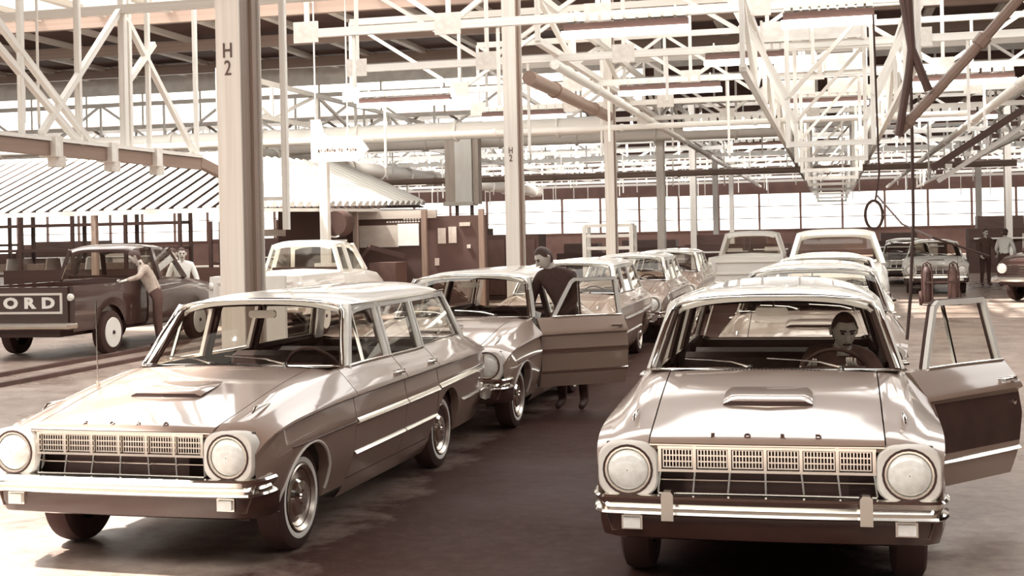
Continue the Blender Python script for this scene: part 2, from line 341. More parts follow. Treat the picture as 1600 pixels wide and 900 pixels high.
def make_wagon(name, label, loc, rz, paint='paint_a', roof='roof_paint', overriders=False, aerial=False, dark_panel=False):
    root = thing(name, label, 'car', loc, rz)
    # body shell: front fenders, rocker panels, rear quarters, tail
    mb = MB()
    for s in (-1, 1):
        rows = []
        for y in ystations(.085, 1.472, 16):
            z0 = zlow(y, .355 if y < FA else .25); zs = zrows(y, z0); r_ = [Vector((s*(side_x(y, z0)-.07), y, z0+.005))]+[Vector((s*side_x(y, z), y, z)) for z in zs]
            xb, zb, zg, g = crom(XB, y), crom(ZB, y), crom(ZG, y), gap_x(y)+.004
            for k in (.25, .5, .75, 1): r_.append(Vector((s*lerp(xb, g, k), y, lerp(zb, zg, math.sin(k*math.pi/2)))))
            r_.append(Vector((s*g, y, zg-.03))); rows.append(r_)
        mb.grid(rows)
        # cheek that closes the fender nose around the lamp
        f = rows[0]; back = [Vector((p.x*.97, .16, p.z)) for p in f]; mb.grid([f, back])
        rows = [[Vector((s*(side_x(y, .17)-.08), y, .17))]+[Vector((s*side_x(y, z), y, z)) for z in (.17, .21, .25, .292)]+[Vector((s*(side_x(y, .292)-.07), y, .295))] for y in lin(1.46, 3.22, 8)]
        mb.grid(rows)
        rows = []
        for y in ystations(3.232, 4.68, 14):
            z0 = zlow(y, .25); zs = zrows(y, z0); r_ = [Vector((s*(side_x(y, z0)-.07), y, z0+.005))]+[Vector((s*side_x(y, z), y, z)) for z in zs]
            r_.append(Vector((s*(crom(XB, y)-.07), y, crom(ZB, y)+.008))); rows.append(r_)
        mb.grid(rows); tail_l = rows[-1]
        mb.grid([tail_l, [Vector((0, 4.70, p.z)) for p in tail_l]])
    # cowl between hood and windscreen
    rows = []
    for k in lin(0, 1, 4):
        rows.append([Vector((x, lerp(1.385, ws_base(x).y-.005, k), lerp(1.03+.02*(1-(x/.60)**2) if abs(x) < .60 else 1.03, ws_base(x).z, k))) for x in [v*.74 for v in lin(-1, 1, 21)]])
    mb.grid(rows)
    for s in (-1, 1):
        mb.grid([[Vector((s*.59, 1.385, 1.03)), Vector((s*.70, 1.40, 1.01)), Vector((s*.764, 1.42, .998))], [Vector((s*.70, 1.56, 1.025)), Vector((s*.735, 1.58, 1.015)), Vector((s*.766, 1.62, 1.007))]])
    obj('body', mb, paint, root, 32)
    # dark inner structure: floor, wheel wells, firewall
    b = MB(); b.box((0, 2.85, .28), (1.40, 3.4, .10)); b.box((0, 1.46, .66), (1.38, .06, .70)); b.box((0, .26, .58), (1.30, .22, .40)); b.box((0, .75, .52), (.84, 1.2, .24))
    for c in (FA, RA):
        for s in (-1, 1): b.box((s*.60, c, .50), (.06, .72, .52))
    for s in (-1, 1):
        b.box((s*.755, 3.72, .62), (.03, .98, .66)); b.box((s*.60, .16, .66), (.40, .03, .27))
    b.box((0, 4.62, .62), (1.36, .04, .66))
    obj('underbody', b, 'black', root)
    # hood
    xs = lin(-1, 1, 17); rows = []
    for y in [.085, .092, .105, .12, .14, .17, .2, .3, .4, .55, .7, .85, 1.0, 1.15, 1.3, 1.375]:
        g = gap_x(y)-.003; zc_ = .02*sst(.05, .5, y)
        rows.append([Vector((k*g, y-.012*(1-k*k), crom(ZG, y)+zc_*(1-k*k)+.008*(1 if abs(k) < .12 else 0)*0)) for k in xs])
    mb = MB(); mb.solid(rows, lambda p: (0, .004, -.022)); hood = obj('hood', mb, paint, root, 30)
    b = MB(); yf = .60; W_ = .235
    def hz(x, y): return crom(ZG, y)+.02*sst(.05, .5, y)*(1-(x/gap_x(y))**2)
    rws = []
    for k, (dy, dz) in enumerate([(0, .003), (.0, .024), (.035, .031), (.12, .027), (.22, .015), (.34, .001)]):
        rws.append([Vector((x, yf+dy-.03*(1-abs(x)/W_)*(1 if dy < .1 else .5), hz(x, yf+dy)+dz*(1 if abs(x) < W_*.99 else .4))) for x in [W_*v*(1-.12*(dy > .3)) for v in lin(-1, 1, 13)]])
    b.grid(rws[1:]); sco = obj('hood_scoop', b, paint, hood, 30)
    b = MB(); b.grid(rws[:2]); obj('scoop_mouth', b, 'black', sco)
    b = MB(); b.tube([(p.x, p.y-.004, p.z-.008) for p in rws[0]], .0075, 6); obj('scoop_trim', b, 'chrome', sco, 40)
    for i, ch in enumerate('FORD'):
        o = link('letter', text_mesh(ch, .042, .005, 'dark_steel', bold=.001), hood); x = -.26+.173*i; o.location = (x, .145, hz(x, .15)+.004); o.rotation_euler = (R(38), 0, 0)
    b = MB(); b.tube([(x, .074-.012*(1-(x/.57)**2), .797) for x in lin(-.57, .57, 9)], .007, 6); obj('hood_lip', b, 'chrome', hood, 40)
    b = MB()
    for i in range(26): x = -.27+.0216*i; b.box((x, 1.345, hz(x, 1.345)+.002), (.013, .016, .006))
    v = obj('cowl_vent', b, 'black', hood); v['kind'] = 'stuff'
    for s in (-1, 1):
        b = MB(); z = crom(ZG, .44)+.004; b.tube([(s*.688, .36, z-.012), (s*.688, .40, z+.012), (s*.688, .47, z+.017), (s*.688, .60, z+.022)], [.004, .011, .012, .003], 8); obj('fender_ornament', b, 'chrome', root, 50)
    # headlamps
    for s in (-1, 1):
        cx, cz = s*.682, .668
        def rr(hw, hh, rad, y):
            pts = []
            for (sx, sz, a0) in ((1, 1, 0), (-1, 1, 90), (-1, -1, 180), (1, -1, 270)):
                for k in range(6):
                    a = R(a0+18*k); pts.append(Vector((cx+sx*(hw-rad)+rad*math.cos(a), y, cz+sz*(hh-rad)+rad*math.sin(a))))
            return pts
        def circ(r_, y): return [Vector((cx+r_*math.cos(R(15*k)), y, cz+r_*math.sin(R(15*k)))) for k in range(24)]
        b = MB(); b.grid([rr(.152, .136, .085, .16), rr(.152, .136, .085, .075), rr(.143, .128, .08, .062), circ(.122, .060), circ(.118, .074)], True); z = obj('headlight_bezel', b, 'cream_steel', root, 40)
        b = MB(); b.tube([p for p in circ(.112, .066)], .0085, 6, True); obj('headlight_ring', b, 'chrome', z, 60)
        b = MB(); b.tube([p for p in circ(.1225, .062)], .0065, 6, True); obj('headlight_gap', b, 'black', z, 60)
        b = MB(); b.grid([circ(.105, .075), circ(.095, .058), circ(.07, .045), circ(.035, .039), circ(.003, .038)], True); obj('headlight_lens', b, 'lens', z, 40)
    # grille
    b = MB(); b.box((0, .155, .66), (1.12, .02, .28)); g = obj('grille', b, 'black', root)
    for zz, hh in ((.783, .014), (.667, .013), (.551, .013)):
        b = MB(); b.box((0, .085, zz), (1.06, .03, hh)); obj('grille_rail', b, 'chrome', g)
    for i in range(7):
        x = -.52+i*1.04/6; b = MB(); b.box((x, .083, .725), (.016, .028, .116)); obj('grille_post', b, 'chrome', g)
        b = MB(); b.bar((x, .10, .665), (x+.012*math.copysign(1, x) if abs(x) > .01 else x, .088, .553), .009, .02); obj('lower_divider', b, 'chrome', g)
        if i < 6:
            x0 = x+.012; x1 = x+1.04/6-.012; b = MB(); y = .10
            for zz in lin(.680, .770, 4): b.box(((x0+x1)/2, y, zz), (x1-x0, .012, .007))
            for xx in lin(x0+.003, x1-.003, 10): b.box((xx, y+.002, .725), (.006, .012, .092))
            obj('grille_cell', b, 'chrome', g)
    b = MB(); b.box((0, .125, .612), (1.04, .01, .005)); obj('grille_wire', b, 'steel', g)
    # bumper
    def bpath(t):
        x = -1+2*t; s_ = math.copysign(1, x); ax = abs(x)
        if ax < .86: k = ax/.86; return Vector((s_*.80*k, .03*k*k, 0))
        a = (ax-.86)/.14; return Vector((s_*(.80+.085*math.sin(a*math.pi/2)), .03+.19*(1-math.cos(a*math.pi/2))+.05*a, 0))
    sec = [(.05, .548), (.012, .545), (0, .533), (.006, .523), (.010, .513), (.036, .480), (.006, .468), (0, .456), (.012, .446), (.05, .442)]
    rows = []
    for t in lin(0, 1, 49):
        p = bpath(t); q = bpath(min(1, t+.01))-bpath(max(0, t-.01)); nrm = Vector((-q.y, q.x, 0)).normalized()
        rows.append([Vector((p.x, p.y, z))+nrm*dy for dy, z in sec])
    b = MB(); b.grid(rows); b.add(rows[0], [tuple(range(10))]); b.add(rows[-1], [tuple(range(10))]); bum = obj('front_bumper', b, 'chrome', root, 35)
    if overriders:
        for s in (-1, 1):
            b = MB(); b.prism([(s*.475-.030, .438), (s*.475+.030, .438), (s*.475+.030, .565), (s*.475+.018, .582), (s*.475-.018, .582), (s*.475-.030, .565)], -.05, .05); obj('overrider', b, 'chrome', bum)
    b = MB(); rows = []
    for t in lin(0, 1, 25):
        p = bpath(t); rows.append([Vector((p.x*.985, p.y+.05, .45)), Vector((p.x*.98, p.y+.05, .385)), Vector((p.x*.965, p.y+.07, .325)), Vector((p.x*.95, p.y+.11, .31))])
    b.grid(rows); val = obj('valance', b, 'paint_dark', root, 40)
    for s in (-1, 1):
        b = MB(); x = s*.665; b.box((x, .072, .405), (.105, .03, .070)); o = obj('parking_lamp', b, 'chrome', val)
        b = MB(); b.box((x, .052, .405), (.085, .02, .052)); obj('lamp_lens', b, 'lens', o)
    # windscreen
    xs = [v*.735 for v in lin(-1, 1, 25)]
    b = MB(); b.grid([[ws_pt(x, t) for x in xs] for t in lin(.02, .98, 8)]); obj('windscreen', b, 'glass', root, 60)
    xe = .742
    per = [ws_pt(x, 0) for x in [v*xe for v in lin(-1, 1, 25)]]+[ws_pt(xe, t) for t in lin(.12, .86, 8)]+[ws_pt(v*xe, 1-.05*abs(v)**8) for v in [.965, .9, .75, .5, .25, 0, -.25, -.5, -.75, -.9, -.965]]+[ws_pt(-xe, t) for t in lin(.86, .12, 8)]
    b = MB(); b.tube([Vector((p.x, p.y-.006, p.z)) for p in per], .0125, 6, True); obj('windscreen_trim', b, 'chrome', root, 60)
    for s in (-1, 1):
        b = MB(); b.bar((s*.752, 1.645, 1.0), (s*.632, 1.965, 1.40), .05, .045, up=(0, 1, 0)); obj('windscreen_pillar', b, roof, root)
    for (piv, tip) in (((-.13, 1.425, 1.048), (-.52, 1.50, 1.085)), ((.40, 1.44, 1.045), (-.03, 1.435, 1.095))):
        b = MB(); p, q = Vector(piv), Vector(tip); mid = p.lerp(q, .28)+Vector((0, -.022, .02)); b.tube([p, mid, p.lerp(q, .6)+Vector((0, -.02, .015)), q+Vector((0, -.006, .004))], [.008, .006, .005, .005], 6)
        b.lathe([(0, -.02), (.018, -.018), (.014, .012), (0, .016)], piv, 'Z', 10); obj('wiper', b, 'chrome', root, 40)
    # roof
    ys = [1.865, 1.875, 1.90, 1.95, 2.05, 2.3, 2.7, 3.2, 3.7, 4.05, 4.2, 4.27, 4.30]; us = lin(-1, 1, 25); rows = []
    for y in ys:
        fr = min(sst(1.84, 2.15, y), 1); re = 1-sst(4.1, 4.32, y); h = lerp(1.445, 1.492, fr)-.035*(1-re); xr = roof_x(max(y, 1.90))+.018
        r_ = []
        for u in us:
            k = abs(u); r_.append(Vector((u*xr, y+.06*(k**2.4)*(1-sst(1.86, 2.2, y)), h-.058*k**5-.036*k*k-(.010 if k > .99 else 0))))
        rows.append(r_)
    b = MB(); b.solid(rows, lambda p: (-.0*p[0], 0, -.028)); obj('roof', b, roof, root, 40)
    b = MB(); b.grid([[Vector((u*(roof_x(y)-.03), y, z_-.045*abs(u)**3)) for u in lin(-1, 1, 9)] for y, z_ in ((1.895, 1.405), (1.96, 1.40), (2.5, 1.425), (3.5, 1.425), (4.22, 1.405))]); obj('headliner', b, 'liner', root, 40)
    for s in (-1, 1):
        b = MB(); b.tube([(s*(roof_x(y)+.014), y, 1.405) for y in lin(1.96, 4.27, 10)], .009, 6); obj('drip_rail', b, 'chrome', root, 40)
        for y0, wd in ((2.465, .05), (3.228, .06)):
            b = MB(); b.bar((s*(glass_x(y0, 1.0)-.03), y0, .98), (s*(glass_x(y0, 1.39)-.03), y0+.01, 1.40), wd, .03, up=(0, 1, 0)); obj('door_pillar', b, 'interior', root)
        b = MB(); b.grid([[Vector((s*glass_x(y, .98), y, .98)) for y in (4.36, 4.43, 4.50)], [Vector((s*glass_x(4.28, 1.40), y, 1.40)) for y in (4.18, 4.24, 4.30)]]); b.grid([[Vector((s*(glass_x(y, .98)-.06), y, .98)) for y in (4.36, 4.43, 4.52)], [Vector((s*(glass_x(4.28, 1.40)-.06), y, 1.40)) for y in (4.18, 4.24, 4.31)]]); obj('rear_pillar', b, roof, root)
        b = MB(); b.grid([[Vector((s*glass_x(y0, z), y0+dy*(z-1)/.39, z)) for z in lin(1.0, 1.385, 4)] for y0, dy in ((3.27, 0), (4.37, -.17))]); obj('quarter_window', b, 'glass', root)
        b = MB(); pa = [(3.265, 1.0), (3.265, 1.388), (4.20, 1.388), (4.38, 1.0)]
        for (a1, z1), (a2, z2) in zip(pa, pa[1:]+pa[:1]): b.bar((s*glass_x(a1, z1), a1, z1), (s*glass_x(a2, z2), a2, z2), .022, .022, up=(s, 0, 0))
        obj('quarter_frame', b, 'roof_paint', root)
        b = MB(); ins = Vector((-s*.022, 0, 0))
        for (a1, z1), (a2, z2) in zip(pa, pa[1:]+pa[:1]): b.bar(Vector((s*glass_x(a1, z1), a1, z1))+ins, Vector((s*glass_x(a2, z2), a2, z2))+ins, .036, .018, up=(s, 0, 0))
        obj('quarter_lining', b, 'interior', root)
        b = MB(); b.bar((s*.722, 1.655, 1.0), (s*.606, 1.968, 1.395), .05, .02, up=(0, 1, 0)); obj('pillar_lining', b, 'interior', root)
        for nm, za, zb_, wd in (('side_strip', .69, .715, .042), ('lower_strip', .50, .515, .026)):
            b = MB(); rws = []
            for y in lin(3.235 if nm[0] == 's' else 3.90, 4.66, 8):
                z = lerp(za, zb_, (y-3.2)/1.5); x = side_x(y, z); rws.append([(s*(x-.002), y, z-wd/2), (s*(x+.012), y, z-wd*.48), (s*(x+.020), y, z-wd*.3), (s*(x+.009), y, z+wd*.2), (s*(x-.004), y, z+wd/2)])
            b.grid(rws); b.add(rws[0], [(0, 1, 2, 3, 4)]); b.add(rws[-1], [(0, 1, 2, 3, 4)]); obj(nm, b, 'chrome', root, 50)
        b = MB(); b.tube([(s*(side_x(y, .655)+.004), y, .655+.012*(y-.5)) for y in lin(.50, 1.46, 8)], .006, 6); obj('fender_moulding', b, 'dark_steel', root, 40)
        b = MB(); arc = [(FA-(AR+.004)*math.cos(math.pi*k/20), .30+(AR+.004)*math.sin(math.pi*k/20)) for k in range(21)]; b.tube([(s*(side_x(y, z)+.001), y, z) for y, z in arc], .010, 6); obj('arch_lip', b, 'cream_steel', root, 40)
        b = MB(); b.box((s*.74, 4.70, .74), (.16, .05, .13)); b.lathe([(.06, 4.70), (.055, 4.735), (.02, 4.75), (0, 4.75)], (s*.74, 0, .74), 'Y', 20); obj('tail_lamp', b, 'chrome', root, 40)
    b = MB(); b.grid([[Vector((x*.64, 4.54, 1.0)) for x in (-1, 0, 1)], [Vector((x*.53, 4.30, 1.395)) for x in (-1, 0, 1)]]); obj('tailgate_window', b, 'glass', root)
    b = MB(); b.tube([(-.885, 4.50, .48), (-.86, 4.74, .48), (-.5, 4.79, .48), (.5, 4.79, .48), (.86, 4.74, .48), (.885, 4.50, .48)], .055, 8); obj('rear_bumper', b, 'chrome', root, 40)
    # cabin
    b = MB(); b.box((0, 1.66, .90), (1.36, .26, .18)); b.box((.36, 1.62, 1.0), (.38, .18, .05)); obj('dashboard', b, 'interior', root)
    b = MB(); c = Vector((.37, 1.98, .935)); rot = Matrix.Rotation(R(-62), 3, 'X')
    b.tube([c+rot @ Vector((.20*math.cos(R(15*k)), .20*math.sin(R(15*k)), 0)) for k in range(24)], .012, 8, True)
    b.bar(c+rot @ Vector((-.19, 0, 0)), c+rot @ Vector((.19, 0, 0)), .02); b.tube([c, (.36, 1.70, .86)], .025, 8); obj('steering_wheel', b, 'black', root, 40)
    for y0, zt in ((2.30, .98), (3.12, .94)):
        b = MB(); b.prism([(y0-.12, .34), (y0+.42, .34), (y0+.46, .50), (y0+.60, zt), (y0+.52, zt+.03), (y0+.42, zt), (y0+.32, .56), (y0-.10, .54)], -.64, .64, 'X'); obj('bench_seat', b, 'seat', root, 30)
    b = MB(); b.prism([(-.10, 1.315), (.075, 1.315), (.09, 1.33), (.09, 1.355), (.075, 1.37), (-.10, 1.37), (-.115, 1.355), (-.115, 1.33)], 1.965, 1.985); b.tube([(0, 1.98, 1.36), (0, 1.95, 1.41)], .007, 6); obj('rear_view_mirror', b, 'chrome', root)
    for s in (-1, 1):
        wheel(root, .71, FA, s, 'front_wheel'); wheel(root, .70, RA, s, 'rear_wheel')
        make_door(root, s, 1.475, 2.46, True, paint, dark_panel and s > 0); make_door(root, s, 2.462, 3.228, False, paint)
    if aerial:
        b = MB(); b.tube([(-.655, .90, .95), (-.655, .90, .985)], .012, 8); b.tube([(-.655, .90, .96), (-.665, .91, 1.50)], .0045, 6); obj('aerial', b, 'chrome', root)
    return root
def door_of(root, s, kind='front_door'):
    return [c for c in root.children if c.name.startswith(kind) and c.location.x*s > 0][0]
wagA = make_wagon('station_wagon', 'grey station wagon with whip aerial parked beside the column marked H2', (-3.953, 6.514, 0), R(-.914), 'paint_a', aerial=True)
wagR = make_wagon('station_wagon', 'grey station wagon with bumper overriders and a driver seated inside', (-.346, 6.434, 0), R(.86), 'paint_r', overriders=True, dark_panel=True)
door_of(wagR, 1).rotation_euler = (0, 0, R(-40))
CABIN = ('letter', 'cowl_vent')
def wagon_copy(src, label, loc, rz=0, paint=None, skip=()):
    c = copy_tree(src, None, skip); c.location = loc; c.rotation_euler = (0, 0, rz); c['label'] = label
    d = door_of(c, 1); d.rotation_euler = (0, 0, 0)
    if paint: recolour(c, ['paint_a', 'paint_r'], paint)
    return c
wagB = wagon_copy(wagA, 'station wagon with its front door swung open, dark-suited man beside it', (-3.80, 11.46, 0), R(-.5), 'paint_b', ('aerial',))
door_of(wagB, 1).rotation_euler = (0, 0, R(-55))
wagon_copy(wagA, 'station wagon directly behind the open-doored wagon', (-3.72, 16.45, 0), 0, 'paint_b', ('aerial', 'letter'))
wagon_copy(wagA, 'third wagon behind the grey wagon with the aerial', (-3.62, 21.4, 0), 0, 'paint_a', ('aerial', 'letter', 'cowl_vent'))
wagon_copy(wagA, 'rearmost wagon of the row with the open-doored wagon', (-3.55, 26.4, 0), 0, 'paint_b', ('aerial', 'letter', 'cowl_vent'))
wagon_copy(wagA, 'wagon directly behind the one with the seated driver', (-.22, 12.1, 0), 0, 'paint_b', ('aerial', 'letter'))
wagon_copy(wagA, 'pale wagon between another wagon roof and a white pickup truck', (-.10, 17.6, 0), 0, 'paint_pale', ('aerial', 'letter', 'cowl_vent'))
# ------------------------------------------------------------------ hall
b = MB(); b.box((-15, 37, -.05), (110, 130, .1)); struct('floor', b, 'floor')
X0, X1 = -66, 34
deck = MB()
for ya, yb, hole in ((-24, -6, None), (-6, 1.4, (-18, 1)), (1.4, 3, None), (3, 8.4, (-18.5, -7.75)), (8.4, 24, None), (24, 27, (-25, -10)), (27, 34, (-25, -10, -3, 4)), (34, 45, None)):  # unseen deck openings added to bring sun onto floor, hood and canopy
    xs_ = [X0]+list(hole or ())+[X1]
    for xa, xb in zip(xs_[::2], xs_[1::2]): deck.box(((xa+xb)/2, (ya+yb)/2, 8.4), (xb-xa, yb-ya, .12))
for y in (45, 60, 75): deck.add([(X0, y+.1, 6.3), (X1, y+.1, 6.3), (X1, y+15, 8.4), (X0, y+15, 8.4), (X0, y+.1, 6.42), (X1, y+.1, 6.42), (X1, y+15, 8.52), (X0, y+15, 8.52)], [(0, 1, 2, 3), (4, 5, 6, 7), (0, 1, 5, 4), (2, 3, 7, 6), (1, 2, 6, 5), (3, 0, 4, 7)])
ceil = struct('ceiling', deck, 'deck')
x = -34.0
while x < 8:
    member('joist', (x, 25, 8.27), (x, 45, 8.27), .22, 'joist', ceil, .16); x += 2.05
for y in (27.5, 32.5, 37.5, 42.5): member('beam', (-40, y, 8.1), (12, y, 8.1), .20, 'brown_steel', ceil, .34)
# saw-tooth glazing
for n, y in enumerate((45, 60, 75)):
    wn = MB(); wn.box(((X0+X1)/2, y, 6.34), (X1-X0, .12, .14)); wn.box(((X0+X1)/2, y, 8.0), (X1-X0, .12, .8)); wo = struct('window_%d' % (n+2), wn, 'white_steel')
    x = -45 if y < 70 else -56
    while x < 13:
        p = block('pane', (x+1.21, y+.02, 7.02), (2.36, .02, 1.16), 'glow', wo) if x < -.19*y else block('blind_panel', (x+1.21, y+.02, 7.02), (2.36, .02, 1.16), 'deck', wo); block('glazing_bar', (x, y-.02, 7.02), (.07, .08, 1.2), 'white_steel', wo); x += 2.42
# walls
def wall_windows(name, axis, at, lo, hi, top, zb, zt, step, wn, facing, gaps=()):
    b = MB()
    def bx(a0, a1, z0, z1):
        if axis == 'Y': b.box(((a0+a1)/2, at, (z0+z1)/2), (a1-a0, .3, z1-z0))
        else: b.box((at, (a0+a1)/2, (z0+z1)/2), (.3, a1-a0, z1-z0))
    bx(lo, hi, 0, zb); bx(lo, hi, zt, top); wl = struct(name, b, 'wall')
    w_ = MB()
    if axis == 'Y': w_.box(((lo+hi)/2, at, zb+.03), (hi-lo, .34, .06))
    else: w_.box((at, (lo+hi)/2, zb+.03), (.34, hi-lo, .06))
    wo = struct(wn, w_, 'dark_steel'); a = lo
    while a < hi-.1:
        L = min(step, hi-a)
        if axis == 'Y':
            block('pane', (a+L/2, at+.05, (zb+zt)/2), (L-.12, .04, zt-zb-.08), 'window_glow', wo); block('mullion', (a, at, (zb+zt)/2), (.16, .30, zt-zb), 'dark_steel', wo)
        else:
            block('pane', (at, a+L/2, (zb+zt)/2), (.04, L-.12, zt-zb-.08), 'window_glow', wo); block('mullion', (at, a, (zb+zt)/2), (.30, .16, zt-zb), 'dark_steel', wo)
        a += step
    return wo
wb = wall_windows('wall_back', 'Y', 95, X0, X1, 9, 1.9, 4.5, 2.9, 'window_1', -1)
for z in (2.75, 3.6): block('glazing_bar', ((X0+X1)/2, 94.95, z), (X1-X0, .10, .06), 'dark_steel', wb)
wall_windows('wall_left', 'X', X0, -24, 95, 9, 1.2, 4.5, 4, 'window_5', 1)
b = MB(); b.box((X1, 35.5, 4.5), (.3, 119, 9)); struct('wall_right', b, 'wall')
wall_windows('wall_rear', 'Y', -24, X0, X1, 9, 2.4, 5.2, 4, 'window_6', 1)  # unseen glowing band added behind the camera to brighten chrome and car fronts
# ------------------------------------------------------------------ columns
def column(x, y, label, mark=None, mz=3.5, ms=.24, h=8.3, fw=.235, dp=.46, side='brown_steel'):
    c = thing('steel_column', label, 'column', (x, y, 0), 0, 'painted steel columns')
    for sy in (-1, 1): block('flange', (0, sy*(dp/2-.012), h/2), (fw, .024, h), 'cream_steel', c)
    block('web', (0, 0, h/2), (.17, dp-.05, h), side, c)
    for sx in (-1, 1):
        for yy in (-.3, .22): block('lacing_angle', (sx*(fw/2-.03), yy*dp, h/2), (.045, dp*.2, h), side, c)
    block('base_plate', (0, 0, .02), (fw+.2, dp+.16, .04), 'dark_steel', c)
    for i, ch in enumerate(mark or ''):
        o = link('painted_letter', text_mesh(ch, ms, .003, 'dark_steel'), c); o.location = (0, -dp/2-.006, mz-i*ms*.82); o.rotation_euler = (R(90), 0, 0); o.scale = (.75, 1, 1)
    return c
column(-5.33, 11.1, 'thick cream steel column marked H2 behind the wagon with the aerial', 'H2', 3.60, .195, side='grey_steel')
column(-5.33, 21.8, 'cream column marked H2 behind the man in the dark suit', 'H2', 3.32, .16)
column(-5.33, 31.9, 'third cream column back in the row of the marked columns', None, side='grey_steel')
column(-5.33, 41.6, 'fourth cream column back in the row of the marked columns', None, side='white_steel')
column(-5.33, 51.6, 'fifth cream column back in the row of the marked columns')
for y, l in ((61.6, 'sixth'), (71.6, 'seventh')): column(-5.33, y, l+' and small far column in the row of the marked columns')
column(6.4, 61.6, 'far right-hand steel column near the back wall windows'); column(6.4, 51.6, 'right-hand steel column beyond the parked wagons')
# ------------------------------------------------------------------ trusses
ORD = ['first', 'second', 'third', 'fourth', 'fifth', 'sixth', 'seventh', 'eighth', 'ninth', 'tenth', 'eleventh', 'twelfth', 'thirteenth', 'fourteenth', 'fifteenth', 'sixteenth']
def truss_x(i, y, xa, xb, zb=5.2, zt=7.0, panel=2.5):
    t = thing('roof_truss', 'white lattice roof truss spanning the hall, %s counted from the camera' % ORD[i], 'truss', (xa, y, zb), 0, 'cross-hall roof trusses')
    n = max(2, round((xb-xa)/panel)); L = (xb-xa)/n; H = zt-zb; near = y < 46; wd = .11 if near else .13
    member('bottom_chord', (0, 0, 0), (xb-xa, 0, 0), wd, 'white_steel', t, wd*1.2); member('top_chord', (0, 0, H), (xb-xa, 0, H), wd, 'cream_steel', t, wd*1.3)
    web = None if near else MB()
    for k in range(n+1):
        p, q = (k*L, 0, 0), (k*L, 0, H)
        if near: member('vertical_strut', p, q, wd*.62, 'white_steel', t)
        else: web.bar(p, q, wd*.62)
        if near and y < 42: block('gusset', (k*L, -.05, .02), (.42, .03, .34), 'cream_steel', t)
        if k < n:
            p, q = ((k*L, 0, 0), (k*L+L, 0, H)) if k % 2 else ((k*L, 0, H), (k*L+L, 0, 0))
            if near: member('diagonal_brace', p, q, wd*.7, 'white_steel', t)
            else: web.bar(p, q, wd*.7)
    if web: o = obj('web_members', web, 'white_steel', t); o['kind'] = 'stuff'
    # hangers that carry lamps and lines
    for k in range(n):
        if (k*7+i*3) % 5 < 3: member('hanger', (k*L+.8, 0, 0), (k*L+.8, 0, -[.9, 1.3, 1.7][(k+i) % 3]), .05, 'white_steel', t)
    return t
ys = [19.6, 24, 28.4, 33, 37.6, 42.2, 47, 52, 57, 62, 67, 72, 77, 83, 89]
for i, y in enumerate(ys): truss_x(i, y, (-8.2, -9, -10.8, -9, -10)[i] if i < 5 else max(-42, -.78*y-3), .16*y+3, 5.2, 6.9 if y < 60 else 6.6)
def truss_y(name, label, x, ya, yb, zb, zt, panel, wd, m='white_steel'):
    t = thing(name, label, 'truss', (x, ya, zb)); n = round((yb-ya)/panel); L = (yb-ya)/n; H = zt-zb
    member('bottom_chord', (0, 0, 0), (0, yb-ya, 0), wd, m, t); member('top_chord', (0, 0, H), (0, yb-ya, H), wd, m, t)
    for k in range(n+1):
        member('vertical_strut', (0, k*L, 0), (0, k*L, H), wd*.7, m, t)
        if k < n: member('diagonal_brace', (0, k*L, 0 if k % 2 else H), (0, k*L+L, H if k % 2 else 0), wd*.7, m, t)
    return t
truss_y('conveyor_girder', 'long white lattice girder over the right-hand car row, left of the pair', -1.15, 18, 80, 4.1, 5.1, 3.1, .10)
truss_y('conveyor_girder', 'long white lattice girder over the right-hand car row, right of the pair', 1.15, 18, 80, 4.1, 5.1, 3.1, .10)
truss_y('conveyor_girder', 'long lattice girder running above the far right parked cars', 5.2, 30, 85, 4.4, 5.6, 3.4, .12)
truss_y('conveyor_girder', 'long lattice girder above the row of marked columns', -5.0, 22.4, 82, 5.3, 6.12, 3.3, .12)
truss_y('conveyor_girder', 'long lattice girder high over the slatted booth', -15, 30, 82, 5.25, 6.2, 3.3, .12)
for i, y in enumerate([20, 24.5, 29, 33.5, 38, 43, 48.5, 54.5, 61]):
    f = thing('conveyor_gantry', 'splayed white conveyor gantry over the right-hand car row, %s from the camera' % ORD[i], 'gantry', (0, y, 3.1), 0, 'splayed conveyor gantries')
    for s in (-1, 1):
        member('splayed_leg', (s*1.9, 0, 3.3), (s*.62, 0, .75), .09, 'white_steel', f); member('drop_leg', (s*.62, 0, 3.3), (s*.62, 0, 0), .07, 'white_steel', f)
    member('cross_tie', (-1.3, 0, 2.1), (1.3, 0, 2.1), .08, 'white_steel', f); member('cross_tie', (-.62, 0, .05), (.62, 0, .05), .08, 'white_steel', f)
    member('brace', (-.62, 0, .75), (.62, 0, 2.1), .06, 'cream_steel', f)
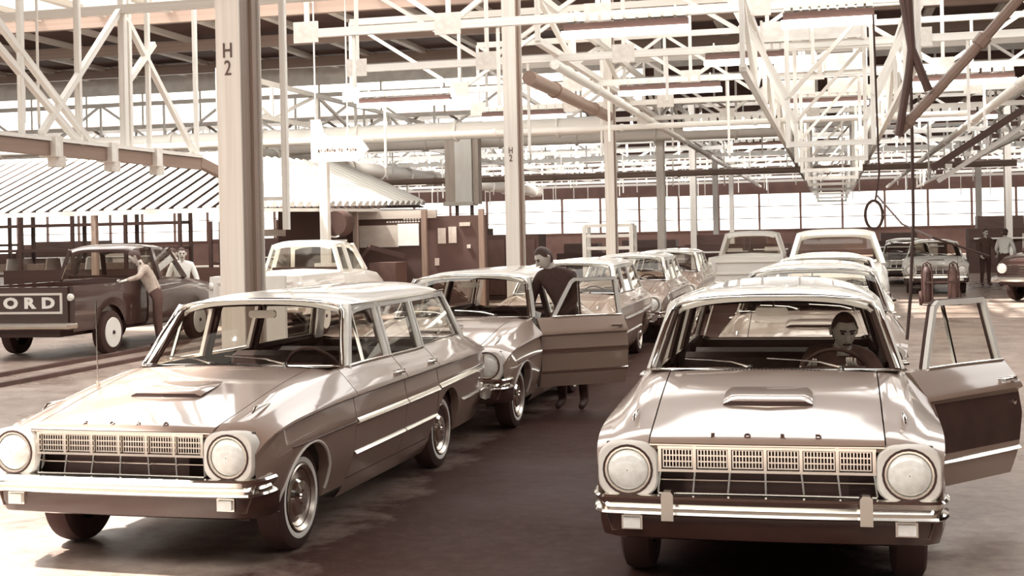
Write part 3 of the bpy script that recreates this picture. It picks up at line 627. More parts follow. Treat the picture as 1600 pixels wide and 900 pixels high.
# ------------------------------------------------------------------ light fittings
def fixture(x, y, z, L, label, panels=10):
    f = thing('fluorescent_fixture', label, 'light', (x, y, z), 0, 'hanging strip lights')
    block('housing', (0, 0, .06), (L, .16, .11), 'dark_steel', f); block('diffuser', (0, 0, -.05), (L+.05, .30, .09), 'tube_glow', f)
    for k in range(panels): block('reflector', (-L/2+(k+.5)*L/panels, .0, .19), (L/panels*.74, .20, .10), 'white_steel', f)
    for s in (-1, 1): member('hanger', (s*L*.4, 0, .1), (s*L*.4, 0, .32), .03, 'white_steel', f)
FX = [(-3.0, 19.6, 4.98, 1.9, 'nearest strip light, hanging right of the second marked column'), (-3.4, 28.4, 5.0, 2.2, 'strip light hanging lower right of the nearest one'), (-1.45, 24, 5.0, 1.5, 'strip light with short body above the far pickup truck'),
      (-7.8, 33, 5.0, 2.2, 'strip light crossing behind the second marked column'), (-9.5, 28.4, 5.0, 2.2, 'strip light hanging between the two marked columns'), (0, 19.6, 4.95, 1.3, 'short strip light at top above the right-hand car row'),
      (-2.9, 37.6, 4.9, 2.4, 'strip light third deep over the gap between the car rows'), (-13.5, 42.2, 5.0, 2.4, 'strip light over the slatted booth'), (-.3, 33, 5.0, 2.4, 'strip light amid the splayed gantries'),
      (2.6, 28.4, 4.9, 2.2, 'strip light right of the splayed gantries'), (3.2, 37.6, 4.9, 2.4, 'strip light beyond, over the far right cars'), (-2.2, 47, 4.9, 2.4, 'strip light far back between the car rows'), (-8.6, 42.2, 4.9, 2.4, 'strip light far back left of the column row')]
for a in FX: fixture(*a)
for i, (x, y, z) in enumerate([(-.75, 23.9, 5.45), (.15, 23.9, 5.45), (-.7, 28.3, 5.4), (.3, 28.3, 5.4), (-.8, 32.9, 5.4), (.4, 32.9, 5.4)]):
    p = thing('reflector_panel', 'white hanging reflector panel over the right-hand car row, %s side, row %s back' % (('left', 'right')[i % 2], ORD[i//2]), 'panel', (x, y, z), 0, 'hanging reflector panels')
    block('sheet', (0, 0, 0), (.82, .05, .36), 'white_steel', p)
    for s in (-1, 1): block('edge_rail', (s*.43, 0, 0), (.04, .08, .42), 'cream_steel', p)
# overhead pipes and ducts
def pipe(label, p, q, r, m, name='overhead_pipe', rings=8):
    t = thing(name, label, 'pipe', p); d = Vector(q)-Vector(p); member('pipe_run', (0, 0, 0), d, r*2, m, t, kind='cyl')
    for k in range(rings): c = d*((k+.5)/rings); member('flange_ring', c-d.normalized()*.04, c+d.normalized()*.04, r*2.5, m, t, kind='cyl')
pipe('white overhead duct crossing behind the column marked H2', (-30, 36, 4.93), (-6, 36, 4.93), .26, 'white_steel'); pipe('long pale duct crossing the hall above the strip lights', (-32, 41, 4.98), (-1.6, 41, 4.98), .22, 'cream_steel', rings=12)
pipe('thin white pipe crossing under the second roof truss', (-22, 30.5, 4.38), (3, 30.5, 4.38), .07, 'white_steel'); pipe('grey pipe crossing low behind the marked columns', (-30, 46, 3.95), (6, 46, 3.95), .12, 'grey_steel')
pipe('white pipe running the length of the hall right of the columns', (-4.2, 20, 4.55), (-4.2, 80, 4.55), .08, 'white_steel'); pipe('white pipe running down the hall above the far right cars', (3.2, 20, 4.3), (3.2, 80, 4.3), .09, 'white_steel')
pipe('cream duct crossing far back beneath the roof glazing', (-44, 55, 4.9), (-18.9, 55, 4.9), .30, 'white_steel', rings=14); pipe('pale duct running over the booth toward the back', (-18, 38, 4.6), (-18, 80, 4.6), .3, 'cream_steel', rings=12)
pipe('thin white pipe high behind the monorail truss', (-34, 43.6, 5.75), (-7, 43.6, 5.75), .06, 'white_steel'); pipe('brown pipe crossing behind the monorail truss', (-34, 44.3, 5.45), (-7, 44.3, 5.45), .09, 'brown_steel')
# sloping brown pipe between second and third columns
pipe('brown pipe sloping between the second and third columns', (-5.1, 22.1, 4.62), (-5.3, 31.58, 4.75), .13, 'brown_steel', rings=2)
d = thing('air_duct', 'broad pale duct dropping beside the slatted booth', 'duct', (-11.4, 40, 0)); block('duct_trunk', (0, 0, 4.0), (.55, .5, 2.2), 'sheet', d); block('duct_side', (-.47, .06, 4.0), (.34, .4, 2.2), 'booth_pale', d); block('duct_collar', (-.18, 0, 2.92), (1.0, .6, .12), 'cream_steel', d); block('duct_side', (.38, .06, 4.0), (.18, .4, 2.2), 'booth_pale', d)
for k in (-.3, .2): block('stand_leg', (k, 0, 1.43), (.1, .1, 2.86), 'dark_steel', d)
# ------------------------------------------------------------------ monorail frame at the left
t = thing('monorail', 'long monorail beam with brackets in front of the slatted booth', 'rail', (-9.5, 10, 3.12))
member('rail_top', (0, 0, .07), (0, 8.3, .07), .16, 'white_steel', t, .05); member('rail_beam', (0, 0, -.05), (0, 8.3, -.05), .09, 'brown_steel', t, .17); member('rail_end', (0, 8.3, -.02), (.0, 10.5, -.42), .1, 'brown_steel', t, .16)
for y in (4.4, 5.7, 6.9):
    block('bracket', (.0, y, -.02), (.24, .16, .26), 'white_steel', t); block('trolley', (0, y+.12, -.2), (.12, .22, .14), 'cream_steel', t)
t = thing('hanger_truss', 'white W-braced hanger truss carrying the monorail', 'truss', (-9.5, 16.2, 3.2))
member('post', (0, -.05, 0), (0, -.05, 5), .09, 'white_steel', t); member('post', (0, .10, 0), (0, .10, 5), .07, 'white_steel', t)
for a, b_ in (((0, -2.0, .05), (0, -.05, 1.95)), ((0, .05, 1.8), (0, 2.0, 0)), ((0, -3.1, 1.5), (0, -.9, .0)), ((0, -3.2, 1.25), (0, -1.1, -.05)), ((0, .1, .95), (0, .8, 1.55))): member('brace', a, b_, .075, 'white_steel', t)
for y in (-2.4, .62, 2.05, -1.15): member('drop_rod', (0, y, -.02), (0, y, 4.8), .06, 'white_steel', t)
for y in (-1.6, -1.9, -.75): member('thin_rod', (-.3, y, .2), (-.3, y, 4.8), .025, 'cream_steel', t)
member('cross_beam', (-9, -.1, 1.9), (6, -.1, 1.9), .10, 'cream_steel', t, .12)
t = thing('hanger_rods', 'pair of tall white rods right of the column marked H2', 'rod', (-7.2, 15.4, 0))
for k in (0, .42): member('rod', (k, 0, 2.0), (k, 0, 8.2), .075, 'white_steel', t)
member('cross_tie', (0, 0, 2.4), (.42, 0, 2.4), .05, 'white_steel', t)
# ------------------------------------------------------------------ slatted booth
bo = thing('slatted_booth', 'long white slatted canopy booth behind the dark pickup truck', 'booth', (-12.15, 26, 0))
sl = MB(); prof = [((.105)*math.cos(R(a)), .045*math.sin(R(a))) for a in lin(0, 180, 7)]
sl.grid([[(u, 0, v) for u, v in prof], [(u, 1, v) for u, v in prof]]); sl.grid([[(u*.9, 0, v*.85) for u, v in prof], [(u*.9, 1, v*.85) for u, v in prof]]); sl.add([(u, 0, v) for u, v in prof], [tuple(range(7))]); SLAT = sl.mesh('slat', 'sheet', 50)
def slat(p, q, sw=1, sh=1):
    p, q = Vector(p), Vector(q); d = q-p; L = d.length; d.normalize(); a = d.cross(Vector((0, 0, 1))).normalized(); n = a.cross(d)
    o = link('slat', SLAT, bo); o.matrix_local = Matrix.Translation(p) @ Matrix((a, d, n)).transposed().to_4x4() @ Matrix.Diagonal((sw, L, sh, 1))
for k in range(32):
    x = -.15-.345*k; slat((x, 0, 2.62), (x, min(4.2, .25+k*.62), 2.62+1.5*min(1, (.25+k*.62)/4.2)))
for k in range(24):
    y = .25+.495*k; Lr = min(2.6, .25+k*.62); slat((.06, y, 2.60+.011*k), (-Lr, y, 2.62+1.25*Lr/2.6+.011*k), 1.7, 3.4)
b = MB(); b.add([(.0, .05, 2.56), (-12.2, .05, 2.56), (-12.2, 4.2, 4.03), (-2.7, 4.2, 4.03)], [(0, 1, 2, 3)]); b.add([(.0, .05, 2.54), (-12.2, .05, 2.54), (-12.2, 4.2, 4.01), (-2.7, 4.2, 4.01)], [(3, 2, 1, 0)]); obj('gap_shade_sheet', b, 'booth_dark', bo)  # dark sheets added below both slat slopes so the gaps look shaded
b = MB(); b.add([(0, .05, 2.55), (-2.7, 4.2, 3.92), (-2.7, 12, 4.0), (0, 12, 2.80)], [(0, 1, 2, 3)]); b.add([(0, .05, 2.53), (-2.7, 4.2, 3.90), (-2.7, 12, 3.98), (0, 12, 2.78)], [(3, 2, 1, 0)]); obj('gap_shade_sheet', b, 'booth_dark', bo)
member('eave_rail', (.05, -.08, 2.56), (-12, -.08, 2.56), .10, 'white_steel', bo); member('eave_rail', (.05, 0, 2.54), (.05, 12, 2.70), .08, 'white_steel', bo)
member('ridge_beam', (-3, 4.3, 4.1), (-13, 4.3, 4.1), .14, 'white_steel', bo); member('ridge_beam', (-2.7, 4.2, 3.95), (-2.7, 12, 4.0), .12, 'white_steel', bo)
for x, y in ((-.1, .1), (-4, .1), (-8, .1), (-.1, 6.3), (-.1, 11.6)): block('post', (x, y, 1.3), (.12, .12, 2.6), 'grey_steel', bo)
block('back_panel', (-1.1, 8.2, 1.32), (.1, 9.0, 2.64), 'booth_dark', bo)
block('end_panel', (-7, 9.5, .55), (12, .1, 1.1), 'booth_dark', bo)
block('light_strip', (-1.0, 3.0, 2.05), (.05, 1.5, .16), 'booth_pale', bo)
pb = thing('office_partition', 'dark partition with a pale window and small white lettering beside the booth', 'partition', (-13.0, 33.6, 0))
block('wall_panel', (2.0, 0, 1.22), (4.0, .1, 2.44), 'booth_dark', pb); block('fascia_panel', (1.3, -.03, 2.50), (2.6, .12, .22), 'booth_pale', pb); block('window_panel', (.95, -.07, 1.92), (1.12, .05, .60), 'booth_pale', pb); block('window_panel', (1.80, -.07, 1.95), (.60, .05, .60), 'sheet', pb)
for z, n_ in ((2.305, 12), (2.37, 6)):
    for k in range(n_): block('lettering_mark', (1.2+.082*k+(12-n_)*.082, -.06, z), (.05, .02, .035), 'sheet', pb)
for x in (2.3, 3.9): block('post', (x, -.2, 1.3), (.14, .14, 2.6), 'brown_steel', pb)
for x, z, w_, h in ((2.75, 1.9, .22, .42), (3.05, 1.92, .22, .44), (3.4, 2.2, .3, .1), (2.6, 1.2, .12, .2), (3.5, 1.6, .1, .1)): block('notice_sheet', (x, -.07, z), (w_, .03, h), 'booth_pale', pb)
p = thing('round_drum', 'dark round extractor drum under the canopy eave', 'drum', (-11.75, 29.8, 2.25)); b = MB(); b.lathe([(0, -.25), (.30, -.25), (.32, -.2), (.32, .25), (0, .25)], axis='Y', n=28); obj('drum_body', b, 'booth_dark', p, 40); b = MB(); b.tube([(.33*math.cos(R(a)), -.26, .33*math.sin(R(a))) for a in range(150, 300, 10)], .02, 6); obj('drum_rim', b, 'white_steel', p, 40); block('drum_bracket', (0, 0, -.42), (.4, .1, .05), 'white_steel', p)
# white post with hanging arrow sign
p = thing('sign_post', 'white post under the canopy with a boxy foot', 'post', (-11.85, 29.2, 0)); block('shaft', (0, 0, 2.2), (.20, .2, 4.4), 'white_steel', p); block('sleeve', (-.02, 0, .85), (.40, .4, .9), 'white_steel', p); block('shelf', (-.35, 0, .42), (.55, .4, .3), 'booth_pale', p); block('foot', (0, 0, .15), (.3, .4, .3), 'cream_steel', p)
p = thing('arrow_sign', 'white arrow-ended sign hanging over the slatted canopy', 'sign', (-11.3, 28.6, 3.95)); b = MB(); b.prism([(-.62, -.26), (.55, -.26), (.82, 0), (.62, .27), (.0, .28), (-.28, .42), (-.38, .75), (-.62, .75)], -.03, .03); obj('board', b, 'sheet', p)
for k, (dx, hh) in enumerate(((-.42, .07), (-.36, .05), (-.26, .06), (-.20, .07), (-.14, .06), (-.08, .07), (-.02, .05), (.10, .06), (.16, .08), (.30, .05), (.38, .07), (.44, .06), (.50, .05))): block('lettering_mark', (dx, -.032, .0+.02*(k % 2)), (.042, .006, hh), 'grey_steel' if k % 3 else 'dark_steel', p)
for k in (-.5, .3): member('hanger', (k, 0, .3), (k, 0, 4.2), .03, 'white_steel', p)
# kerb rails on the floor at the left
for i, x in enumerate((-11.6, -10.75)):
    r_ = tag(obj('floor_rail', MB().box((x, 20, .03), (.10, 24, .06)), 'dark_steel'), ('dark steel floor rail beside the dark pickup truck, nearer the truck', 'dark steel floor rail beside the dark pickup truck, nearer the wagons')[i], 'rail')
# ------------------------------------------------------------------ pickup trucks
def make_truck(label, loc, rz, paint, letters=True):
    t = thing('pickup_truck', label, 'truck', loc, rz); P = paint
    b = MB()
    for s in (-1, 1):
        rows = []
        for y in lin(0, 2.32, 25):
            zl = .46
            if abs(y-1.15) < .46: zl = max(.46, .38+math.sqrt(.46**2-(y-1.15)**2))
            rows.append([Vector((s*(.93+.03*math.sin(math.pi*k)), y, lerp(zl, 1.20, k))) for k in lin(0, 1, 6)]+[Vector((s*.86, y, 1.20)), Vector((s*.86, y, .62))])
        b.grid(rows); b.add(rows[0], [tuple(range(8))]); b.add(rows[-1], [tuple(range(8))])
    b.box((0, 1.16, .60), (1.74, 2.3, .06)); b.box((0, 2.30, .9), (1.74, .05, .6)); obj('cargo_bed', b, P, t, 40)
    b = MB(); b.box((0, -.01, .90), (1.70, .06, .58)); tg = obj('tailgate', b, P, t)
    for c, d in (((0, -.05, 1.075), (1.52, .03, .035)), ((0, -.05, .775), (1.52, .03, .035)), ((-.745, -.05, .925), (.035, .03, .30)), ((.745, -.05, .925), (.035, .03, .30))): block('tailgate_moulding', c, d, 'cream_steel', tg)
    if letters:
        for i, ch in enumerate('FORD'):
            o = link('letter', text_mesh(ch, .235, .006, 'sheet', bold=.012), tg); o.location = (-.51+.34*i, -.05, .925); o.rotation_euler = (R(90), 0, 0); o.scale = (1.35, 1, 1)
    b = MB(); b.tube([(-.92, .06, .56), (-.9, -.12, .56), (.9, -.12, .56), (.92, .06, .56)], .055, 8); obj('rear_bumper', b, 'steel', t, 40)
    for s in (-1, 1):
        b = MB(); b.lathe([(.06, .01), (.06, -.03), (.04, -.045), (0, -.05)], (s*.89, 0, 1.02), 'Y', 16); obj('tail_lamp', b, 'lens', t, 40)
    # chassis, cab, hood
    b = MB(); b.box((0, 2.6, .45), (1.3, 5.1, .16)); obj('chassis', b, 'black', t)
    b = MB(); rows = []
    for y, wd, zt in ((2.38, .86, 1.22), (2.44, .92, 1.24), (3.75, .94, 1.22), (4.05, .93, 1.20), (5.0, .90, 1.10), (5.26, .86, 1.04), (5.32, .84, .98)):
        rows.append([Vector((-wd+.06, y, .42)), Vector((-wd, y, .5)), Vector((-wd-.01, y, .85)), Vector((-wd+.02, y, zt-.12)), Vector((-wd+.12, y, zt)), Vector((0, y, zt+.03)), Vector((wd-.12, y, zt)), Vector((wd-.02, y, zt-.12)), Vector((wd+.01, y, .85)), Vector((wd, y, .5)), Vector((wd-.06, y, .42))])
    b.grid(rows); b.add(rows[0], [tuple(range(11))]); b.add(rows[-1], [tuple(range(11))]); obj('cab_body', b, P, t, 35)
    b = MB(); rows = [[Vector((u*xr, y, z-.06*abs(u)**4)) for u in lin(-1, 1, 11)] for y, xr, z in ((2.44, .60, 1.77), (2.52, .68, 1.83), (2.8, .71, 1.86), (3.3, .71, 1.85), (3.6, .68, 1.80), (3.66, .64, 1.76))]; b.solid(rows, lambda p: (0, 0, -.05)); obj('cab_roof', b, P, t, 40)
    for s in (-1, 1):
        for a, c in (((s*.84, 2.42, 1.20), (s*.66, 2.50, 1.77)), ((s*.84, 4.0, 1.2), (s*.67, 3.62, 1.76)), ((s*.88, 2.95, 1.2), (s*.70, 2.95, 1.79))): b = MB(); b.bar(a, c, .09, .06); obj('cab_pillar', b, P, t)
        b = MB(); b.add([(s*.86, 2.46, 1.22), (s*.88, 3.9, 1.2), (s*.69, 3.58, 1.76), (s*.68, 2.54, 1.76)], [(0, 1, 2, 3)]); obj('side_window', b, 'glass', t)
    b = MB(); b.add([(-.8, 2.42, 1.22), (.8, 2.42, 1.22), (.62, 2.49, 1.76), (-.62, 2.49, 1.76)], [(0, 1, 2, 3)]); obj('rear_window', b, 'glass', t)
    b = MB(); b.add([(-.8, 4.02, 1.22), (.8, 4.02, 1.22), (.62, 3.64, 1.76), (-.62, 3.64, 1.76)], [(0, 1, 2, 3)]); obj('windscreen', b, 'glass', t)
    b = MB(); b.prism([(2.6, .6), (3.0, .6), (3.0, .8), (2.72, .85), (2.66, 1.3), (2.5, 1.3)], -.7, .7, 'X'); obj('bench_seat', b, 'seat', t)
    b = MB(); b.box((0, 5.33, .80), (1.1, .04, .26)); g = obj('grille', b, 'black', t)
    for k in range(4): block('grille_bar', (0, 5.36, .70+.065*k), (1.1, .03, .022), 'chrome', g)
    for s in (-1, 1):
        b = MB(); b.lathe([(.12, 5.30), (.12, 5.36), (.10, 5.375), (.09, 5.36), (0, 5.40)], (s*.70, 0, .82), 'Y', 20); obj('headlight', b, 'lens', t, 40)
    b = MB(); b.tube([(-.95, 5.15, .56), (-.9, 5.42, .56), (.9, 5.42, .56), (.95, 5.15, .56)], .07, 8); obj('front_bumper', b, 'chrome', t, 40)
    for y in (1.15, 4.35):
        for s in (-1, 1):
            tb = MB(); tb.lathe([(.21, -.09), (.30, -.10), (.355, -.08), (.37, 0), (.355, .08), (.30, .10), (.21, .09)], n=28); w_ = obj('wheel', tb, 'rubber', t, 35, (s*.86, y, .37)); w_.rotation_euler = (0, 0, 0 if s > 0 else math.pi)
            tb = MB(); tb.lathe([(.255, .10), (.25, .112), (.14, .105), (.05, .11), (0, .112)], n=28); h_ = obj('wheel_disc', tb, 'whitewall', w_, 40)
            tb = MB(); tb.lathe([(.035, .11), (.03, .13), (0, .132)], n=12); obj('hub_nut', tb, 'black', h_)
    return t
truck = make_truck('dark pickup truck with white lettering across its tailgate', (-12.80, 18.5, 0), R(1), 'paint_dark')
def truck_copy(label, loc, rz, paint, skip=('letter',)):
    c = copy_tree(truck, None, skip); c.location = loc; c.rotation_euler = (0, 0, rz); c['label'] = label; recolour(c, ['paint_dark'], paint); return c
truck_copy('pale pickup truck half hidden behind the column marked H2', (-10.6, 22.6, 0), R(2), 'paint_pale')
truck_copy('white pickup truck facing the camera at the end of the right-hand row', (.05, 28.9, 0), math.pi, 'paint_pale')
truck_copy('white pickup truck seen from behind, left of the right-hand row', (-2.15, 33.2, 0), 0, 'paint_pale')
truck_copy('dark pickup truck cut off by the right edge of the view', (7.6, 37.3, 0), R(145), 'paint_dark')
wagon_copy(wagA, 'wagon parked beyond the gas bottle trolley', (2.75, 37.5, 0), R(-3), 'paint_pale', ('aerial', 'letter', 'cowl_vent'))
wagon_copy(wagA, 'dark wagon left of the one beyond the gas bottle trolley', (2.35, 44.0, 0), R(-2), 'paint_dark', ('aerial', 'letter', 'cowl_vent'))
# ------------------------------------------------------------------ people
def person(label, loc, rz, J, upper, lower, hair='hair', look=(0, 0), name='person', bald=False):
    """J: joints in the person's own space, facing -Y; one continuous skinned body with head and hands joined in"""
    K = ['pelvis', 'waist', 'chest', 'neck', 'shL', 'elL', 'wrL', 'shR', 'elR', 'wrR', 'hiL', 'knL', 'anL', 'toL', 'hiR', 'knR', 'anR', 'toR']
    rad = dict(pelvis=(.155, .115), waist=(.145, .105), chest=(.165, .115), neck=(.055, .06), sh=(.072, .072), el=(.05, .05), wr=(.036, .03), hi=(.095, .095), kn=(.066, .066), an=(.046, .05), to=(.038, .03))
    E_ = [('pelvis', 'waist'), ('waist', 'chest'), ('chest', 'neck')]
    for s in 'LR': E_ += [('chest', 'sh'+s), ('sh'+s, 'el'+s), ('el'+s, 'wr'+s), ('pelvis', 'hi'+s), ('hi'+s, 'kn'+s), ('kn'+s, 'an'+s), ('an'+s, 'to'+s)]
    me = bpy.data.meshes.new('skeleton'); me.from_pydata([J[k] for k in K], [(K.index(a), K.index(b_)) for a, b_ in E_], []); so = bpy.data.objects.new('skeleton', me); COL.objects.link(so)
    m1 = so.modifiers.new('skin', 'SKIN'); m1.use_smooth_shade = True; m2 = so.modifiers.new('sub', 'SUBSURF'); m2.levels = 2; m2.render_levels = 2
    for i, k in enumerate(K):
        r_ = rad[k] if k in rad else rad[k[:2]]; sv = me.skin_vertices[0].data[i]; sv.radius = r_; sv.use_root = (k == 'pelvis')
    dg = bpy.context.evaluated_depsgraph_get(); em = bpy.data.meshes.new_from_object(so.evaluated_get(dg)); bpy.data.objects.remove(so, do_unlink=True)
    bm = bmesh.new(); bm.from_mesh(em); bpy.data.meshes.remove(em)
    low = [(Vector(J[a]), Vector(J[b_])) for a, b_ in E_ if a[:2] in ('hi', 'kn', 'an') or b_[:2] == 'hi']; upp = [(Vector(J[a]), Vector(J[b_])) for a, b_ in E_ if not (a[:2] in ('hi', 'kn', 'an') or b_[:2] == 'hi')]
    def dist(p, sgs): return min((p-(a+(b_-a)*max(0, min(1, (p-a).dot(b_-a)/(b_-a).length_squared)))).length for a, b_ in sgs)
    nk = Vector(J['neck'])
    for f in bm.faces:
        c = f.calc_center_median(); f.smooth = True; f.material_index = 1 if dist(c, low) < dist(c, upp)+.01 else 0
        if (c-nk).length < .06: f.material_index = 2
        if any((c-Vector(J[a])).length < .07 for a in ('toL', 'toR')): f.material_index = 3
    def addmb(mb, mi):
        m_ = mb.mesh('tmp', 'skin'); b2 = bmesh.new(); b2.from_mesh(m_); vm = {}
        for v in b2.verts: vm[v] = bm.verts.new(v.co)
        for f in b2.faces:
            try: nf = bm.faces.new([vm[v] for v in f.verts]); nf.material_index = mi; nf.smooth = True
            except ValueError: pass
        b2.free(); bpy.data.meshes.remove(m_)
    Rm = Matrix.Rotation(R(look[1]), 3, 'Z') @ Matrix.Rotation(R(look[0]), 3, 'X'); hc = nk+Rm @ Vector((0, -.02, .125))
    def HP(x, y, z): return hc+Rm @ Vector((x, y, z))
    def head(off, lo, hi, n=20, m=14):
        rows = []
        for i in range(m+1):
            row = []
            for j in range(n):
                th = 2*math.pi*j/n; cx, cy = math.cos(th), math.sin(th); wx, wy = .078, .097; a = lerp(lo+(.62*sst(.1, .7, -cy) if off else 0), hi, i/m); z = .122*math.sin(a)
                if z < 0: wx *= 1+.9*z/.122*.32; wy *= (1+.25*z/.122)
                k = math.cos(a); x, y = wx*k*cx, wy*k*cy
                if z < -.03 and cy < 0: y -= .012*(-z/.122)
                row.append(HP(x*(1+off*12), y*(1+off*12), z*(1+off*8)))
            rows.append(row)
        return rows
    hm = MB(); hm.grid(head(0, -math.pi/2+.02, math.pi/2-.02), True); addmb(hm, 2)
    hm = MB(); hm.tube([nk-Vector((0, 0, .05)), nk+Vector((0, 0, .02)), HP(0, .02, -.08)], [.06, .054, .05], 12); addmb(hm, 2)
    hm = MB(); hm.tube([HP(0, -.088, .03), HP(0, -.104, .0), HP(0, -.116, -.02), HP(0, -.094, -.032)], [.008, .011, .014, .009], 8); addmb(hm, 2)
    for s in (-1, 1):
        hm = MB(); hm.tube([HP(s*.074, .012, .03), HP(s*.088, .022, .015), HP(s*.082, .015, -.03)], [.009, .012, .008], 8); addmb(hm, 2)
        hm = MB(); hm.tube([HP(s*.020, -.092, .018), HP(s*.042, -.083, .018)], [.009, .007], 6); addmb(hm, 3)
        hm = MB(); hm.tube([HP(s*.012, -.096, .036), HP(s*.05, -.082, .036)], [.006, .005], 6); addmb(hm, 3)
    hm = MB(); hm.tube([HP(-.025, -.086, -.06), HP(0, -.093, -.058), HP(.025, -.086, -.06)], .006, 6); addmb(hm, 3)
    # hands: palm, four unequal fingers, thumb
    for s, sd in (('L', -1), ('R', 1)):
        wr, el = Vector(J['wr'+s]), Vector(J['el'+s]); d = (wr-el).normalized(); up = Vector(J.get('palm'+s, (0, 0, -1))); a = d.cross(up).normalized(); n = a.cross(d).normalized()
        hm = MB(); hm.grid([[wr+d*t+a*(w_*math.cos(R(45*k)))+n*(h_*math.sin(R(45*k))) for k in range(8)] for t, w_, h_ in ((-.01, .028, .022), (.03, .036, .018), (.07, .040, .016), (.095, .038, .014))], True); addmb(hm, 2)
        for q, L in ((-.027, .066), (-.009, .078), (.009, .074), (.027, .058)):
            p = wr+d*.09+a*q; hm = MB(); hm.tube([p, p+d*L*.5-n*.008, p+d*L*.8-n*.028, p+d*L*.86-n*.046], [.009, .0085, .008, .006], 6); addmb(hm, 2)
        p = wr+d*.03+a*(-.032); hm = MB(); hm.tube([p, p+d*.03-a*.026, p+d*.06-a*.030-n*.012], [.012, .010, .007], 6); addmb(hm, 2)
    fm = bpy.data.meshes.new('person'); bm.to_mesh(fm); bm.free()
    for m_ in (upper, lower, 'skin', 'black'): fm.materials.append(M[m_])
    o = link(name, fm); tag(o, label, 'person'); o.location = loc; o.rotation_euler = (0, 0, rz)
    hb = MB(); top = head(.010, .12 if not bald else .2, math.pi/2-.02, 20, 8); hb.grid(top, True)
    back = []
    for i in range(6):
        a = lerp(-.75, .14, i/5); row = []
        for j in range(13):
            th = lerp(R(18), R(162), j/12); k = math.cos(a); wx = .078*(1+.29*min(0, math.sin(a))); row.append(HP(wx*k*math.cos(th)*1.12, .097*k*math.sin(th)*1.1, .122*math.sin(a)))
        back.append(row)
    hb.grid(back); obj('hair', hb, hair, o, 60); return o
def stand(lean=(0, 0), hl=(-.25, -.25, .95), hr=(.25, -.25, .95), h=1.0):
    lx, ly = lean
    J = dict(pelvis=(0, 0, .96), waist=(lx*.3, ly*.3, 1.12), chest=(lx*.7, ly*.7, 1.34), neck=(lx, ly, 1.52), shL=(lx*.75-.185, ly*.75, 1.42), shR=(lx*.75+.185, ly*.75, 1.42), hiL=(-.10, 0, .90), hiR=(.10, 0, .90), knL=(-.11, -.03, .50), knR=(.11, .01, .50), anL=(-.12, .02, .09), anR=(.12, .04, .09), toL=(-.13, -.14, .04), toR=(.13, -.12, .04), wrL=hl, wrR=hr)
    for s in 'LR':
        a, b_ = Vector(J['sh'+s]), Vector(J['wr'+s]); J['el'+s] = tuple((a+b_)/2+Vector(((-.07 if s == 'L' else .07), .06, -.05)))
    return {k: tuple(c*h for c in v) for k, v in J.items()}
J = dict(pelvis=(.39, 2.56, .64), waist=(.40, 2.55, .78), chest=(.415, 2.49, .95), neck=(.43, 2.42, 1.075), shL=(.235, 2.47, 1.02), shR=(.595, 2.47, 1.02), elL=(.16, 2.32, .86), elR=(.66, 2.30, .88), wrL=(.205, 2.11, .945), wrR=(.54, 2.12, .955), hiL=(.30, 2.50, .62), hiR=(.48, 2.50, .62), knL=(.24, 2.12, .66), knR=(.50, 2.12, .66), anL=(.25, 1.86, .40), anR=(.49, 1.86, .40), toL=(.25, 1.72, .37), toR=(.49, 1.72, .37))
person('man in a dark jacket seated at the steering wheel, looking down', (-.346, 6.434, 0), R(.86), J, 'jacket', 'trouser', 'hair_grey', (18, 12))
Js = stand((-.20, -.05), (-.36, -.22, 1.02), (-.02, -.30, 1.0)); Js['palmL'] = (0, -1, -.4)
person('man in a dark suit leaning beside the open wagon door', (-2.72, 13.52, 0), R(-8), Js, 'suit', 'suit', 'hair', (32, -38))
p = thing('paper_note', 'small white paper held by the man in the dark suit', 'paper', (-3.06, 13.19, 1.0)); b = MB(); b.add([(-.07, 0, -.05), (.06, 0, -.07), (.09, .01, .05), (-.03, .01, .09)], [(0, 1, 2, 3)]); b.add([(-.07, .006, -.05), (.06, .006, -.07), (.09, .016, .05), (-.03, .016, .09)], [(3, 2, 1, 0)]); obj('sheet', b, 'paper', p)
person('worker in light overalls leaning over the dark pickup truck bed', (-11.62, 20.75, 0), R(-60), stand((-.16, -.30), (-.30, -.52, 1.22), (.22, -.52, 1.22)), 'overall', 'trouser', 'hair', (30, 0))
person('worker standing by the pale pickup truck near the column marked H2', (-12.45, 23.2, 0), R(30), stand((0, -.05)), 'shirt', 'trouser', 'hair', (10, 0))
person('worker in dark clothes farther back left of the pale pickup truck', (-13.3, 24.6, 0), R(-20), stand((.05, -.1), (-.3, -.4, 1.1), (.25, -.42, 1.15)), 'jacket', 'trouser', 'hair', (20, 0))
person('worker in a white shirt standing beyond the parked wagons at right', (5.0, 41.5, 0), R(150), stand((0, -.1)), 'shirt', 'trouser', 'hair', (5, 0))
person('second worker beyond the parked wagons, left of the white-shirted one', (4.55, 42.3, 0), R(20), stand((0, -.05)), 'jacket', 'trouser', 'hair', (5, 0))
